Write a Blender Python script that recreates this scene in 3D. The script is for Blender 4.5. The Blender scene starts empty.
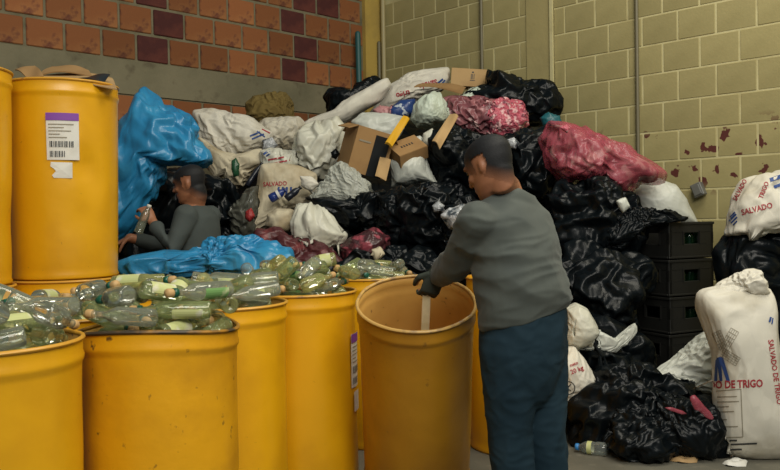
import bpy, bmesh, math, random
import numpy as np
from mathutils import Vector, Matrix
from mathutils.bvhtree import BVHTree

# ------------------------------------------------------------------ camera, world, light, exposure
SC = bpy.context.scene
COL = SC.collection
CAMH, FPX = 1.31, 800.0
CAM_R = Matrix.Rotation(math.radians(90 - 1.217), 3, 'X') @ Matrix.Rotation(math.radians(-1.04), 3, 'Z')
cd = bpy.data.cameras.new('camera'); cd.sensor_width = 36; cd.lens = FPX / 780 * 36; cd.clip_end = 100
cam = bpy.data.objects.new('camera', cd); COL.objects.link(cam)
cam.matrix_world = Matrix.Translation((0, 0, CAMH)) @ CAM_R.to_4x4()
SC.camera = cam
W = bpy.data.worlds.new('world'); SC.world = W; W.use_nodes = True
W.node_tree.nodes['Background'].inputs[0].default_value = (0.70, 0.93, 1.0, 1)
W.node_tree.nodes['Background'].inputs[1].default_value = 0.15


def area(name, loc, target, sx, sy, watts, col):
    l = bpy.data.lights.new(name, 'AREA'); l.shape = 'RECTANGLE'; l.size = sx; l.size_y = sy
    l.energy = watts; l.color = col
    o = bpy.data.objects.new(name, l); COL.objects.link(o); o.location = loc
    o.rotation_euler = (Vector(target) - Vector(loc)).to_track_quat('-Z', 'Y').to_euler()
    return o


area('daylight_from_open_gate', (1.2, -1.0, 4.6), (0.1, 4.2, 0.8), 4.2, 2.4, 290, (1.0, 0.96, 0.86))
area('roof_skylight', (2.0, 3.2, 5.4), (1.2, 4.2, 1.0), 2.6, 2.2, 150, (1.0, 0.94, 0.78))
SC.view_settings.view_transform = 'Standard'
SC.view_settings.look = 'None'
SC.view_settings.gamma = 1
SC.view_settings.use_curve_mapping = False
SC.view_settings.exposure = 0.0
SC.cycles.transparent_max_bounces = 24
SC.cycles.max_bounces = 8

CR = np.array(CAM_R)
CO = np.array([0, 0, CAMH])


def at(px, py, y):
    """the point at world depth y seen at pixel px, py"""
    d = CR @ np.array([(px - 390) / FPX, -(py - 235) / FPX, -1.0])
    return CO + d * (y / d[1])


def proj(p):
    q = CR.T @ (np.asarray(p, float) - CO)
    return 390 + FPX * q[0] / -q[2], 235 - FPX * q[1] / -q[2]


def on_floor(px, py):
    d = CR @ np.array([(px - 390) / FPX, -(py - 235) / FPX, -1.0])
    return CO + d * (-CAMH / d[2])


RNG = np.random.default_rng(7)
random.seed(7)


# ------------------------------------------------------------------ noise
def _tables(seed):
    r = np.random.default_rng(seed)
    p = r.permutation(256); p = np.concatenate([p, p])
    g = r.normal(size=(256, 3)); g /= np.linalg.norm(g, axis=1)[:, None]
    return p, g


_TAB = {}


def pn(P, seed=0):
    if seed not in _TAB: _TAB[seed] = _tables(seed)
    p, g = _TAB[seed]
    I = np.floor(P).astype(int); F = P - I; I &= 255
    u = F * F * F * (F * (F * 6 - 15) + 10)
    r = 0
    for dx in (0, 1):
        wx = u[:, 0] if dx else 1 - u[:, 0]
        for dy in (0, 1):
            wy = u[:, 1] if dy else 1 - u[:, 1]
            for dz in (0, 1):
                wz = u[:, 2] if dz else 1 - u[:, 2]
                h = p[p[p[(I[:, 0] + dx) & 255] + ((I[:, 1] + dy) & 255)] + ((I[:, 2] + dz) & 255)]
                r = r + wx * wy * wz * ((F - np.array([dx, dy, dz])) * g[h]).sum(1)
    return r


def ridged(P, seed=0):
    return 1 - 2.2 * np.abs(pn(P, seed))


def _vor2(P, seed):
    """squared distance to the nearest point of a jittered grid"""
    if ('v', seed) not in _TAB:
        r = np.random.default_rng(seed + 900); p = r.permutation(256)
        _TAB['v', seed] = (np.concatenate([p, p]), r.random((256, 3)))
    p, j = _TAB['v', seed]
    I = np.floor(P).astype(int); best = np.full(len(P), 9.0)
    for dx in (-1, 0, 1):
        for dy in (-1, 0, 1):
            for dz in (-1, 0, 1):
                C = I + np.array([dx, dy, dz])
                h = p[p[p[C[:, 0] & 255] + (C[:, 1] & 255)] + (C[:, 2] & 255)]
                d = ((C + j[h] - P) ** 2).sum(1); best = np.minimum(best, d)
    return best


def facets(P, seed=0):
    """continuous, piecewise flat with sharp creases, like crumpled sheet"""
    return _vor2(P, seed) - _vor2(P + 17.3, seed + 1)


# ------------------------------------------------------------------ materials
MATS = {}


def nd(nt, t, **kw):
    n = nt.nodes.new(t)
    for k, v in kw.items(): setattr(n, k, v)
    return n


def pmat(name, col, rough=0.5, metal=0.0, spec=0.5, bump=None, var=None, coat=0.0, alpha=None, trans=None, sheen=0.0, bump2=None, objvar=0.0, crinkle=None):
    """col base; var=(colour2, scale, lo, hi[, seed detail]) blotches; bump=(scale,strength,dist)"""
    if name in MATS: return MATS[name]
    m = bpy.data.materials.new(name); m.use_nodes = True; nt = m.node_tree
    b = nt.nodes['Principled BSDF']; L = nt.links
    b.inputs['Roughness'].default_value = rough; b.inputs['Metallic'].default_value = metal
    b.inputs['Specular IOR Level'].default_value = spec
    b.inputs['Coat Weight'].default_value = coat; b.inputs['Coat Roughness'].default_value = 0.2
    if sheen: b.inputs['Sheen Weight'].default_value = sheen
    tc = nd(nt, 'ShaderNodeTexCoord')
    cur = None
    if var:
        for v in (var if isinstance(var, list) else [var]):
            n = nd(nt, 'ShaderNodeTexNoise'); n.inputs['Scale'].default_value = v[1]; n.inputs['Detail'].default_value = 5
            L.new(tc.outputs['Object'], n.inputs['Vector'])
            mr = nd(nt, 'ShaderNodeMapRange'); mr.inputs[1].default_value = v[2]; mr.inputs[2].default_value = v[3]
            L.new(n.outputs['Fac'], mr.inputs[0])
            mx = nd(nt, 'ShaderNodeMix', data_type='RGBA')
            L.new(mr.outputs[0], mx.inputs[0])
            if cur is None: mx.inputs[6].default_value = (*col, 1)
            else: L.new(cur, mx.inputs[6])
            mx.inputs[7].default_value = (*v[0], 1)
            cur = mx.outputs[2]
    if objvar:
        oi = nd(nt, 'ShaderNodeObjectInfo'); hs = nd(nt, 'ShaderNodeHueSaturation')
        mr = nd(nt, 'ShaderNodeMapRange'); mr.inputs[3].default_value = 1 - objvar; mr.inputs[4].default_value = 1 + objvar
        L.new(oi.outputs['Random'], mr.inputs[0]); L.new(mr.outputs[0], hs.inputs['Value'])
        if cur is None: hs.inputs['Color'].default_value = (*col, 1)
        else: L.new(cur, hs.inputs['Color'])
        cur = hs.outputs[0]
    if cur is None: b.inputs['Base Color'].default_value = (*col, 1)
    else: L.new(cur, b.inputs['Base Color'])
    prev = None
    for bp in (bump, bump2):
        if not bp: continue
        n = nd(nt, 'ShaderNodeTexNoise'); n.inputs['Scale'].default_value = bp[0]; n.inputs['Detail'].default_value = 4
        n.inputs['Distortion'].default_value = bp[3] if len(bp) > 3 else 0
        L.new(tc.outputs['Object'], n.inputs['Vector'])
        bn = nd(nt, 'ShaderNodeBump'); bn.inputs['Strength'].default_value = bp[1]; bn.inputs['Distance'].default_value = bp[2]
        L.new(n.outputs['Fac'], bn.inputs['Height'])
        if prev: L.new(prev, bn.inputs['Normal'])
        prev = bn.outputs[0]
    for cs, cst, cdist in (crinkle or []):
        hts = []
        for off in (0.0, 7.7):
            mp = nd(nt, 'ShaderNodeMapping'); mp.inputs['Location'].default_value = (off, off * .7, off * 1.3); mp.inputs['Scale'].default_value = (cs, cs * .8, cs * .4); mp.inputs['Rotation'].default_value = (.5 + cs * .07, .35 + cs * .11, .2)
            L.new(tc.outputs['Object'], mp.inputs['Vector'])
            vo = nd(nt, 'ShaderNodeTexVoronoi'); vo.inputs['Scale'].default_value = 1.0; L.new(mp.outputs[0], vo.inputs['Vector'])
            pw = nd(nt, 'ShaderNodeMath', operation='POWER'); pw.inputs[1].default_value = 2; L.new(vo.outputs['Distance'], pw.inputs[0]); hts.append(pw.outputs[0])
        sb = nd(nt, 'ShaderNodeMath', operation='SUBTRACT'); L.new(hts[0], sb.inputs[0]); L.new(hts[1], sb.inputs[1])
        bn = nd(nt, 'ShaderNodeBump'); bn.inputs['Strength'].default_value = cst; bn.inputs['Distance'].default_value = cdist
        L.new(sb.outputs[0], bn.inputs['Height'])
        if prev: L.new(prev, bn.inputs['Normal'])
        prev = bn.outputs[0]
    if prev: L.new(prev, b.inputs['Normal'])
    if alpha is not None: b.inputs['Alpha'].default_value = alpha
    if trans: b.inputs['Transmission Weight'].default_value = trans
    MATS[name] = m
    return m


def thin_glass(name, tint, rough=0.03, refl=1.0, haze=0.0, hazecol=(.8, .85, .75)):
    """thin-walled clear glass or plastic film: tinted see-through, mirror-like at grazing angles"""
    m = bpy.data.materials.new(name); m.use_nodes = True; nt = m.node_tree; L = nt.links
    for n in list(nt.nodes): nt.nodes.remove(n)
    out = nd(nt, 'ShaderNodeOutputMaterial')
    tr = nd(nt, 'ShaderNodeBsdfTransparent'); tr.inputs[0].default_value = (*tint, 1)
    gl = nd(nt, 'ShaderNodeBsdfGlossy'); gl.inputs['Roughness'].default_value = rough
    fr = nd(nt, 'ShaderNodeFresnel'); fr.inputs[0].default_value = 1.5 * refl
    mx = nd(nt, 'ShaderNodeMixShader'); L.new(fr.outputs[0], mx.inputs[0]); L.new(tr.outputs[0], mx.inputs[1]); L.new(gl.outputs[0], mx.inputs[2])
    last = mx
    if haze:
        df = nd(nt, 'ShaderNodeBsdfDiffuse'); df.inputs[0].default_value = (*hazecol, 1)
        m2 = nd(nt, 'ShaderNodeMixShader'); m2.inputs[0].default_value = haze
        L.new(mx.outputs[0], m2.inputs[1]); L.new(df.outputs[0], m2.inputs[2]); last = m2
    L.new(last.outputs[0], out.inputs[0])
    return m


def film(name, col, cov, rough=0.3, bump=None, var=None):
    """translucent plastic film that hides a share cov of what lies behind"""
    return pmat(name, col, rough, spec=.5, bump=bump, alpha=cov, var=var, crinkle=[(12, .9, .02), (30, .5, .006)])


M = {}
M['yellow_brown_shaded'] = pmat('brownish_yellow_paint_shaded', (.46, .215, .012), .42, spec=.4, coat=.1, var=[((.30, .13, .012), 2.2, .40, .68), ((.14, .07, .014), 22, .68, .80)], bump=(9, .2, .02))  # browner, dirtier drum yellow, darkened further to put its shade into the colour
M['yellow'] = pmat('yellow_paint', (.74, .37, .005), .36, spec=.45, coat=.15, objvar=.06,
                   var=[((.60, .28, .006), 3.0, .48, .75), ((.20, .095, .012), 26, .70, .78)], bump=(9, .12, .02))
M['yellow_dirty'] = pmat('yellow_paint_grimy', (.72, .345, .006), .42, spec=.4, coat=.1,
                         var=[((.42, .18, .008), 2.6, .46, .74), ((.12, .055, .012), 24, .655, .75)], bump=(9, .2, .02))
M['yellow_in'] = pmat('ochre_drum_lining', (.66, .37, .09), .5, spec=.3, var=[((.50, .25, .05), 3, .45, .7), ((.14, .07, .03), 24, .66, .72)], bump=(12, .15, .01))
M['rim_dark'] = pmat('grimy_black_rim', (.05, .035, .02), .5, var=[((.35, .16, .01), 9, .5, .62)])
M['rim_yellow'] = pmat('worn_yellow_rim', (.60, .30, .03), .35, spec=.5, var=[((.25, .13, .05), 20, .6, .7)])
M['rim_pale'] = pmat('bare_metal_rim', (.56, .34, .10), .35, spec=.5, var=[((.30, .18, .08), 20, .5, .65)])
M['black'] = pmat('black_plastic', (.0030, .0046, .0058), .31, spec=.19, crinkle=[(9, .4, .02), (22, .2, .007)])
M['black_matte'] = pmat('black_plastic_dull', (.0045, .006, .0075), .45, spec=.25, crinkle=[(9, .9, .03)])
M['white_sack'] = pmat('white_woven_sack', (.64, .60, .51), .55, spec=.3, var=[((.42, .37, .27), 4, .5, .75)], crinkle=[(16, .35, .012)], bump2=(320, .15, .002))
M['grey_sack'] = pmat('soiled_woven_sack', (.54, .50, .41), .6, spec=.25, var=[((.30, .25, .16), 5, .45, .7)], crinkle=[(16, .35, .012)], bump2=(300, .15, .002))
M['beige_sack'] = pmat('beige_woven_sack', (.56, .49, .35), .6, spec=.25, var=[((.33, .25, .14), 5, .45, .7)], crinkle=[(16, .35, .012)])
M['white_bag'] = pmat('white_plastic_bag', (.58, .565, .47), .38, spec=.4, var=[((.42, .39, .27), 4, .5, .75)], crinkle=[(18, .35, .01)])
M['green_white'] = pmat('pale_green_plastic_bag', (.54, .60, .50), .36, spec=.4, var=[((.36, .38, .27), 5, .5, .75)], crinkle=[(18, .35, .01)])
M['grey_bag'] = pmat('pale_grey_plastic_bag', (.54, .55, .49), .38, spec=.4, crinkle=[(18, .35, .01)])
M['clear_film'] = film('clear_grey_film', (.52, .53, .46), .62)
M['dark_film'] = film('dark_grey_film', (.10, .10, .08), .8)
M['pink'] = pmat('pink_plastic_film', (.46, .085, .12), .3, spec=.5, alpha=.5, crinkle=[(7, .6, .03), (18, .3, .008)])
M['pink_in'] = pmat('mixed_waste_in_pink_bag', (.36, .12, .13), .6, var=[((.62, .42, .38), 11, .52, .58), ((.12, .03, .05), 7, .55, .66)], bump=(20, .6, .02))
M['plum'] = pmat('plum_plastic_bag', (.20, .065, .075), .35, spec=.45, var=[((.36, .14, .15), 7, .5, .65), ((.08, .03, .04), 5, .55, .7)], crinkle=[(7, .6, .03), (20, .3, .008)])
M['pinkmesh'] = pmat('pink_shredded_bag', (.50, .10, .14), .4, spec=.4, var=[((.72, .42, .42), 24, .52, .57), ((.12, .02, .04), 14, .54, .62)], bump=(26, .7, .02, 1.0))
M['maroon'] = pmat('maroon_plastic_bag', (.075, .018, .02), .4, spec=.4, var=[((.20, .05, .05), 9, .55, .7)], crinkle=[(7, .6, .03), (20, .3, .008)])
M['blue'] = pmat('blue_plastic_sheet', (.022, .20, .40), .33, spec=.45, var=[((.05, .30, .50), 4, .5, .75)], crinkle=[(5, .6, .04), (13, .35, .012)])
M['bluebag'] = pmat('navy_striped_bag', (.02, .05, .18), .35, var=[((.5, .55, .6), 16, .58, .61)], bump=(18, .4, .01))
M['teal'] = pmat('teal_plastic', (.01, .10, .12), .4)
M['card'] = pmat('brown_cardboard', (.34, .20, .085), .8, spec=.15, var=[((.26, .145, .06), 5, .45, .7)], bump=(90, .1, .002))
M['card_light'] = pmat('light_cardboard', (.46, .30, .14), .8, spec=.15, var=[((.36, .22, .10), 5, .45, .7)])
M['card_olive'] = pmat('olive_kraft_paper', (.17, .12, .04), .8, spec=.1, var=[((.10, .07, .025), 5, .45, .7)], bump=(20, .4, .01))
M['ink_red'] = pmat('red_ink', (.36, .03, .04), .6)
M['ink_blue'] = pmat('blue_ink', (.02, .06, .22), .6)
M['ink_black'] = pmat('black_ink', (.03, .03, .03), .6)
M['ink_grey'] = pmat('grey_ink', (.27, .235, .17), .6)
M['label_white'] = pmat('paper_label', (.68, .66, .60), .6, var=[((.55, .52, .45), 12, .5, .8)])
M['label_purple'] = pmat('purple_label_band', (.20, .05, .33), .6)
M['tape'] = pmat('black_tape', (.012, .014, .016), .3)
M['crate'] = pmat('black_crate_plastic', (.011, .011, .010), .5, spec=.35, bump=(40, .1, .003))
M['glass_clear'] = thin_glass('clear_bottle_glass', (.985, .99, .965), .02, 1.08, .10, (.86, .90, .66))
M['glass_green'] = thin_glass('green_tinted_glass', (.955, .98, .89), .02, 1.08, .12, (.78, .88, .38))
M['glass_olive'] = thin_glass('olive_tinted_glass', (.965, .96, .84), .03, 1.08, .15, (.88, .88, .36))
M['glass_dark'] = thin_glass('dark_green_glass', (.10, .32, .14), .05, 1.0, .1, (.02, .10, .04))
M['pet'] = thin_glass('clear_pet', (.92, .95, .93), .06, 1.0, .10, (.7, .75, .7))
M['cork'] = pmat('tan_stopper', (.52, .32, .13), .6, objvar=.15)
M['green_cap'] = pmat('green_cap', (.006, .085, .05), .35)
M['white_cap'] = pmat('white_cap', (.62, .60, .52), .4)
M['blue_cap'] = pmat('blue_cap', (.03, .20, .50), .4)
M['blabel'] = pmat('pale_bottle_label', (.50, .52, .22), .6, var=[((.60, .58, .42), 20, .5, .6)])
M['blabel2'] = pmat('green_bottle_label', (.16, .32, .10), .6, var=[((.5, .55, .3), 18, .52, .6)])
M['skin'] = pmat('skin', (.30, .125, .062), .5, spec=.35, var=[((.24, .09, .045), 14, .5, .8)], bump=(120, .08, .002))
M['hair'] = pmat('short_black_hair', (.010, .010, .011), .55, spec=.3, bump=(260, .6, .004))
M['shirt'] = pmat('grey_sweatshirt', (.082, .091, .081), .85, spec=.15, sheen=.1, var=[((.066, .075, .069), 6, .45, .7)], bump=(420, .2, .001))
M['shirt2'] = pmat('dark_grey_shirt', (.060, .070, .066), .85, spec=.15, bump=(300, .2, .001))
M['glove'] = pmat('grey_green_glove', (.042, .050, .040), .7, spec=.2, bump=(200, .3, .002))
M['jeans'] = pmat('dark_blue_denim', (.011, .026, .038), .8, spec=.15, var=[((.020, .042, .058), 5, .45, .72)], bump=(380, .25, .001))
M['stitch'] = pmat('denim_seam', (.007, .018, .032), .8)
M['shoe'] = pmat('dark_shoe', (.02, .02, .02), .5)
M['cap'] = pmat('dark_cap', (.012, .012, .014), .8)
M['pole'] = pmat('pale_wooden_strip', (.78, .66, .40), .6, var=[((.48, .37, .18), 8, .45, .7)])
M['yplastic'] = pmat('yellow_plastic', (.62, .33, .01), .4)
M['silver'] = pmat('crumpled_clear_plastic', (.34, .35, .36), .2, spec=.6, var=[((.55, .56, .58), 20, .5, .56), ((.05, .06, .07), 16, .52, .6)], bump=(40, .7, .01))
M['steelgrey'] = pmat('grey_metal_box', (.16, .16, .15), .4, metal=.3)
M['pipe_cream'] = pmat('cream_painted_pipe', (.36, .30, .15), .5)
M['pipe_dark'] = pmat('dark_conduit', (.15, .13, .075), .5)
M['teal_rod'] = pmat('teal_rod_paint', (.015, .085, .085), .5)
M['peel'] = pmat('tan_scrap', (.40, .25, .11), .7)


def brick_material():
    m = pmat('red_clay_brick', (.235, .086, .032), .8, spec=.2, objvar=.28,
             var=[((.30, .130, .048), 3.5, .45, .7), ((.12, .04, .026), 12, .58, .72)], bump=(60, .3, .004))
    d = pmat('maroon_clay_brick', (.075, .022, .020), .8, spec=.2, objvar=.2, var=[((.12, .035, .026), 8, .45, .7)], bump=(30, .5, .006))
    return m, d


M['brick'], M['brick_dark'] = brick_material()
M['mortar'] = pmat('grey_mortar', (.19, .165, .105), .9, spec=.1, var=[((.13, .115, .07), 7, .45, .7)], bump=(50, .6, .008))
M['beam'] = pmat('grey_cement_beam', (.205, .18, .115), .9, spec=.1, var=[((.15, .135, .085), 2.2, .42, .68), ((.12, .10, .065), 9, .58, .75)], bump=(22, .5, .01))
M['mortar_paint'] = pmat('painted_mortar', (.56, .50, .27), .7, spec=.2, var=[((.44, .38, .19), 6, .45, .7)], bump=(50, .4, .005))
M['column_paint'] = pmat('cream_painted_column', (.37, .31, .14), .7, spec=.2, var=[((.31, .26, .12), 3, .45, .7)], bump=(25, .4, .006))
M['column_yellow'] = pmat('yellow_painted_column', (.45, .31, .075), .7, spec=.2, var=[((.33, .23, .07), 3, .45, .7)], bump=(25, .4, .006))


def block_material():
    m = pmat('cream_painted_block', (.355, .302, .138), .62, spec=.25, objvar=.07, var=[((.295, .25, .11), 3, .45, .7)], bump=(45, .35, .004))
    nt = m.node_tree; L = nt.links; b = nt.nodes['Principled BSDF']
    src = b.inputs['Base Color'].links[0].from_socket
    g = nd(nt, 'ShaderNodeNewGeometry')
    n = nd(nt, 'ShaderNodeTexNoise'); n.inputs['Scale'].default_value = 8.5; n.inputs['Detail'].default_value = 3
    L.new(g.outputs['Position'], n.inputs['Vector'])
    r = nd(nt, 'ShaderNodeMapRange'); r.inputs[1].default_value = .605; r.inputs[2].default_value = .625; L.new(n.outputs['Fac'], r.inputs[0])
    s = nd(nt, 'ShaderNodeSeparateXYZ'); L.new(g.outputs['Position'], s.inputs[0])
    # flaking paint: a band of the wall about 1.5 to 1.95 m up, towards the camera
    lo = nd(nt, 'ShaderNodeMapRange'); lo.inputs[1].default_value = 1.42; lo.inputs[2].default_value = 1.55; L.new(s.outputs['Z'], lo.inputs[0])
    hi = nd(nt, 'ShaderNodeMapRange'); hi.inputs[1].default_value = 2.05; hi.inputs[2].default_value = 1.92; L.new(s.outputs['Z'], hi.inputs[0])
    xx = nd(nt, 'ShaderNodeMapRange'); xx.inputs[1].default_value = 1.5; xx.inputs[2].default_value = 1.9; L.new(s.outputs['X'], xx.inputs[0])
    f = r.outputs[0]
    for o in (lo, hi, xx):
        mm = nd(nt, 'ShaderNodeMath', operation='MULTIPLY'); L.new(f, mm.inputs[0]); L.new(o.outputs[0], mm.inputs[1]); f = mm.outputs[0]
    mx = nd(nt, 'ShaderNodeMix', data_type='RGBA'); L.new(f, mx.inputs[0]); L.new(src, mx.inputs[6]); mx.inputs[7].default_value = (.10, .028, .022, 1)
    L.new(mx.outputs[2], b.inputs['Base Color'])
    return m


M['block'] = block_material()
M['floor'] = pmat('concrete_floor', (.145, .135, .105), .75, spec=.25, var=[((.09, .085, .065), 2.0, .42, .68), ((.19, .17, .13), 14, .58, .75)], bump=(40, .35, .004))


# ------------------------------------------------------------------ object helpers
def mk(name, V, F, mat, parent=None, origin=None, smooth=True, local=False, label=None, cat=None, group=None, kind=None):
    """one mesh object; V in world metres (or in the parent's frame when local)"""
    V = np.asarray(V, float)
    base = np.zeros(3)
    if not local:
        if parent is not None: base = np.array(parent.location)
        elif origin is not None: base = np.array(origin, float)
        else:
            base = (V.min(0) + V.max(0)) / 2; base[2] = V[:, 2].min()
    me = bpy.data.meshes.new(name)
    me.from_pydata((V - base).tolist(), [], [list(map(int, f)) for f in F] if not isinstance(F, np.ndarray) else F.tolist())
    if smooth: me.polygons.foreach_set('use_smooth', [True] * len(me.polygons))
    me.materials.append(mat if not isinstance(mat, str) else M[mat]); me.update()
    o = bpy.data.objects.new(name, me); COL.objects.link(o)
    if parent is not None: o.parent = parent
    else: o.location = base
    tag(o, label, cat, group, kind)
    return o


def tag(o, label=None, cat=None, group=None, kind=None):
    if label: o['label'] = label
    if cat: o['category'] = cat
    if group: o['group'] = group
    if kind: o['kind'] = kind
    return o


def empty(name, loc, label=None, cat=None, group=None, rot=(0, 0, 0)):
    o = bpy.data.objects.new(name, None); COL.objects.link(o); o.location = Vector(loc); o.rotation_euler = rot
    o.empty_display_size = .1
    return tag(o, label, cat, group)


def box_vf(sx, sy, sz, bev=0.0, c=(0, 0, 0)):
    bm = bmesh.new(); bmesh.ops.create_cube(bm, size=1)
    for v in bm.verts: v.co = Vector((v.co.x * sx, v.co.y * sy, v.co.z * sz))
    if bev: bmesh.ops.bevel(bm, geom=bm.edges[:], offset=bev, segments=1, affect='EDGES')
    V = np.array([v.co[:] for v in bm.verts]) + np.array(c); bm.verts.index_update()
    F = [[v.index for v in f.verts] for f in bm.faces]; bm.free()
    return V, F


def join(parts):
    Vs, Fs, n = [], [], 0
    for V, F in parts:
        Vs.append(np.asarray(V, float)); Fs += [[i + n for i in f] for f in F]; n += len(V)
    return np.concatenate(Vs), Fs


def lathe(prof, seg=48, cap0=False, cap1=False):
    V = []; F = []
    for r, z in prof:
        for k in range(seg):
            a = 2 * math.pi * k / seg; V.append((r * math.cos(a), r * math.sin(a), z))
    n = len(prof)
    for i in range(n - 1):
        for k in range(seg):
            k2 = (k + 1) % seg
            F.append([i * seg + k, i * seg + k2, (i + 1) * seg + k2, (i + 1) * seg + k])
    if cap0: F.append(list(range(seg))[::-1])
    if cap1: F.append([(n - 1) * seg + k for k in range(seg)])
    return np.array(V), F


def loft(rings, n=28):
    """rings: (centre, u vector, v vector); closed tube through ellipses"""
    V = []; F = []
    for c, u, v in rings:
        c, u, v = map(np.asarray, (c, u, v))
        for k in range(n):
            a = 2 * math.pi * k / n; V.append(c + u * math.cos(a) + v * math.sin(a))
    m = len(rings)
    for i in range(m - 1):
        for k in range(n):
            k2 = (k + 1) % n
            F.append([i * n + k, i * n + k2, (i + 1) * n + k2, (i + 1) * n + k])
    V.append(np.asarray(rings[0][0], float)); V.append(np.asarray(rings[-1][0], float))
    for k in range(n):
        F.append([(k + 1) % n, k, m * n]); F.append([(m - 1) * n + k, (m - 1) * n + (k + 1) % n, m * n + 1])
    return np.array(V), F


def tube(pts, rads, n=16, round_ends=True):
    """tapered tube with rounded ends along points"""
    pts = [np.asarray(p, float) for p in pts]
    P = []; R = []
    d0 = pts[1] - pts[0]; d0 /= np.linalg.norm(d0); d1 = pts[-1] - pts[-2]; d1 /= np.linalg.norm(d1)
    if round_ends:
        for a in (85, 55, 25): P.append(pts[0] - d0 * rads[0] * math.sin(math.radians(a))); R.append(rads[0] * math.cos(math.radians(a)))
    for p, r in zip(pts, rads): P.append(p); R.append(r)
    if round_ends:
        for a in (25, 55, 85): P.append(pts[-1] + d1 * rads[-1] * math.sin(math.radians(a))); R.append(rads[-1] * math.cos(math.radians(a)))
    rings = []
    ref = np.array([0, 0, 1.0])
    if abs(d0 @ ref) > .9: ref = np.array([1.0, 0, 0])
    u = None
    for i in range(len(P)):
        t = P[min(i + 1, len(P) - 1)] - P[max(i - 1, 0)]; t /= (np.linalg.norm(t) + 1e-9)
        if u is None: u = np.cross(ref, t)
        u = u - t * (u @ t); u /= np.linalg.norm(u); v = np.cross(t, u)
        rings.append((P[i], u * R[i], v * R[i]))
    return loft(rings, n)


def ellipsoid(c, ax, n=16):
    """ax = three axis vectors"""
    V = []; F = []
    c = np.asarray(c, float); a, b, d = [np.asarray(x, float) for x in ax]
    rings = []
    for i in range(1, 10):
        t = math.pi * i / 10
        rings.append((c - d * math.cos(t), a * math.sin(t), b * math.sin(t)))
    return loft(rings, n)


def remesh(parts, voxel, smooth=4, fac=.5):
    V, F = join(parts)
    me = bpy.data.meshes.new('tmp'); me.from_pydata(V.tolist(), [], F); me.update()
    bm = bmesh.new(); bm.from_mesh(me); bmesh.ops.recalc_face_normals(bm, faces=bm.faces[:]); bm.to_mesh(me); bm.free()
    o = bpy.data.objects.new('tmp', me); COL.objects.link(o)
    r = o.modifiers.new('r', 'REMESH'); r.mode = 'VOXEL'; r.voxel_size = voxel
    s = o.modifiers.new('s', 'SMOOTH'); s.iterations = smooth; s.factor = fac
    dg = bpy.context.evaluated_depsgraph_get(); dg.update()
    e = o.evaluated_get(dg); m2 = e.to_mesh()
    n = len(m2.vertices); a = np.empty(n * 3); m2.vertices.foreach_get('co', a)
    N = np.empty(n * 3); m2.vertices.foreach_get('normal', N)
    Fo = [list(p.vertices) for p in m2.polygons]
    e.to_mesh_clear(); bpy.data.objects.remove(o); bpy.data.meshes.remove(me)
    return a.reshape(-1, 3), Fo, N.reshape(-1, 3)


_ICO = {}


def ico(level):
    if level not in _ICO:
        bm = bmesh.new(); bmesh.ops.create_icosphere(bm, subdivisions=level, radius=1)
        bm.verts.index_update()
        V = np.array([v.co[:] for v in bm.verts]); F = np.array([[v.index for v in f.verts] for f in bm.faces]); bm.free()
        _ICO[level] = (V, F)
    return _ICO[level]


_EDG = {}


def ico_edges(level):
    if level not in _EDG:
        F = ico(level)[1]
        E = np.sort(np.concatenate([F[:, [0, 1]], F[:, [1, 2]], F[:, [2, 0]]]), 1)
        E = np.unique(E, axis=0); n = len(ico(level)[0])
        deg = np.bincount(E.ravel(), minlength=n).astype(float)
        _EDG[level] = (E, deg)
    return _EDG[level]


_UP = {}


def ico_up(level):
    """for each vertex of ico(level): its two parents in ico(level - 1); and for each coarse vertex its fine twin"""
    if level not in _UP:
        from mathutils.kdtree import KDTree
        Sf = ico(level)[0]; Sc = ico(level - 1)[0]; E, _ = ico_edges(level - 1)
        mid = Sc[E[:, 0]] + Sc[E[:, 1]]; mid /= np.linalg.norm(mid, axis=1)[:, None]
        C = np.concatenate([Sc, mid]); par = np.concatenate([np.column_stack([np.arange(len(Sc))] * 2), E])
        kd = KDTree(len(C))
        for k, p in enumerate(C): kd.insert(Vector(p), k)
        kd.balance()
        near = np.array([kd.find(Vector(p))[1] for p in Sf])
        twin = np.zeros(len(Sc), int); m = near < len(Sc); twin[near[m]] = np.where(m)[0]
        _UP[level] = (par[near], twin)
    return _UP[level]


def crumple(V0, level, seed, big=.45, small=.22, knot=None, gather=.6):
    """big folds on a coarse skin, then smaller ones on the fine skin"""
    if level <= 4: return wrinkle(V0, level, seed, big * .8, 60, .05, .025, knot, gather)
    par, twin = ico_up(level)
    Vc = V0[twin]
    if level >= 6: D = crumple(Vc, level - 1, seed, big, small, knot, gather) - Vc; small *= .9
    else: D = wrinkle(Vc, level - 1, seed, big, 70, .06, .02, knot, gather) - Vc
    X = V0 + (D[par[:, 0]] + D[par[:, 1]]) / 2
    return wrinkle(X, level, seed + 11, small, 44, .035, .03, knot, gather)


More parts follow.
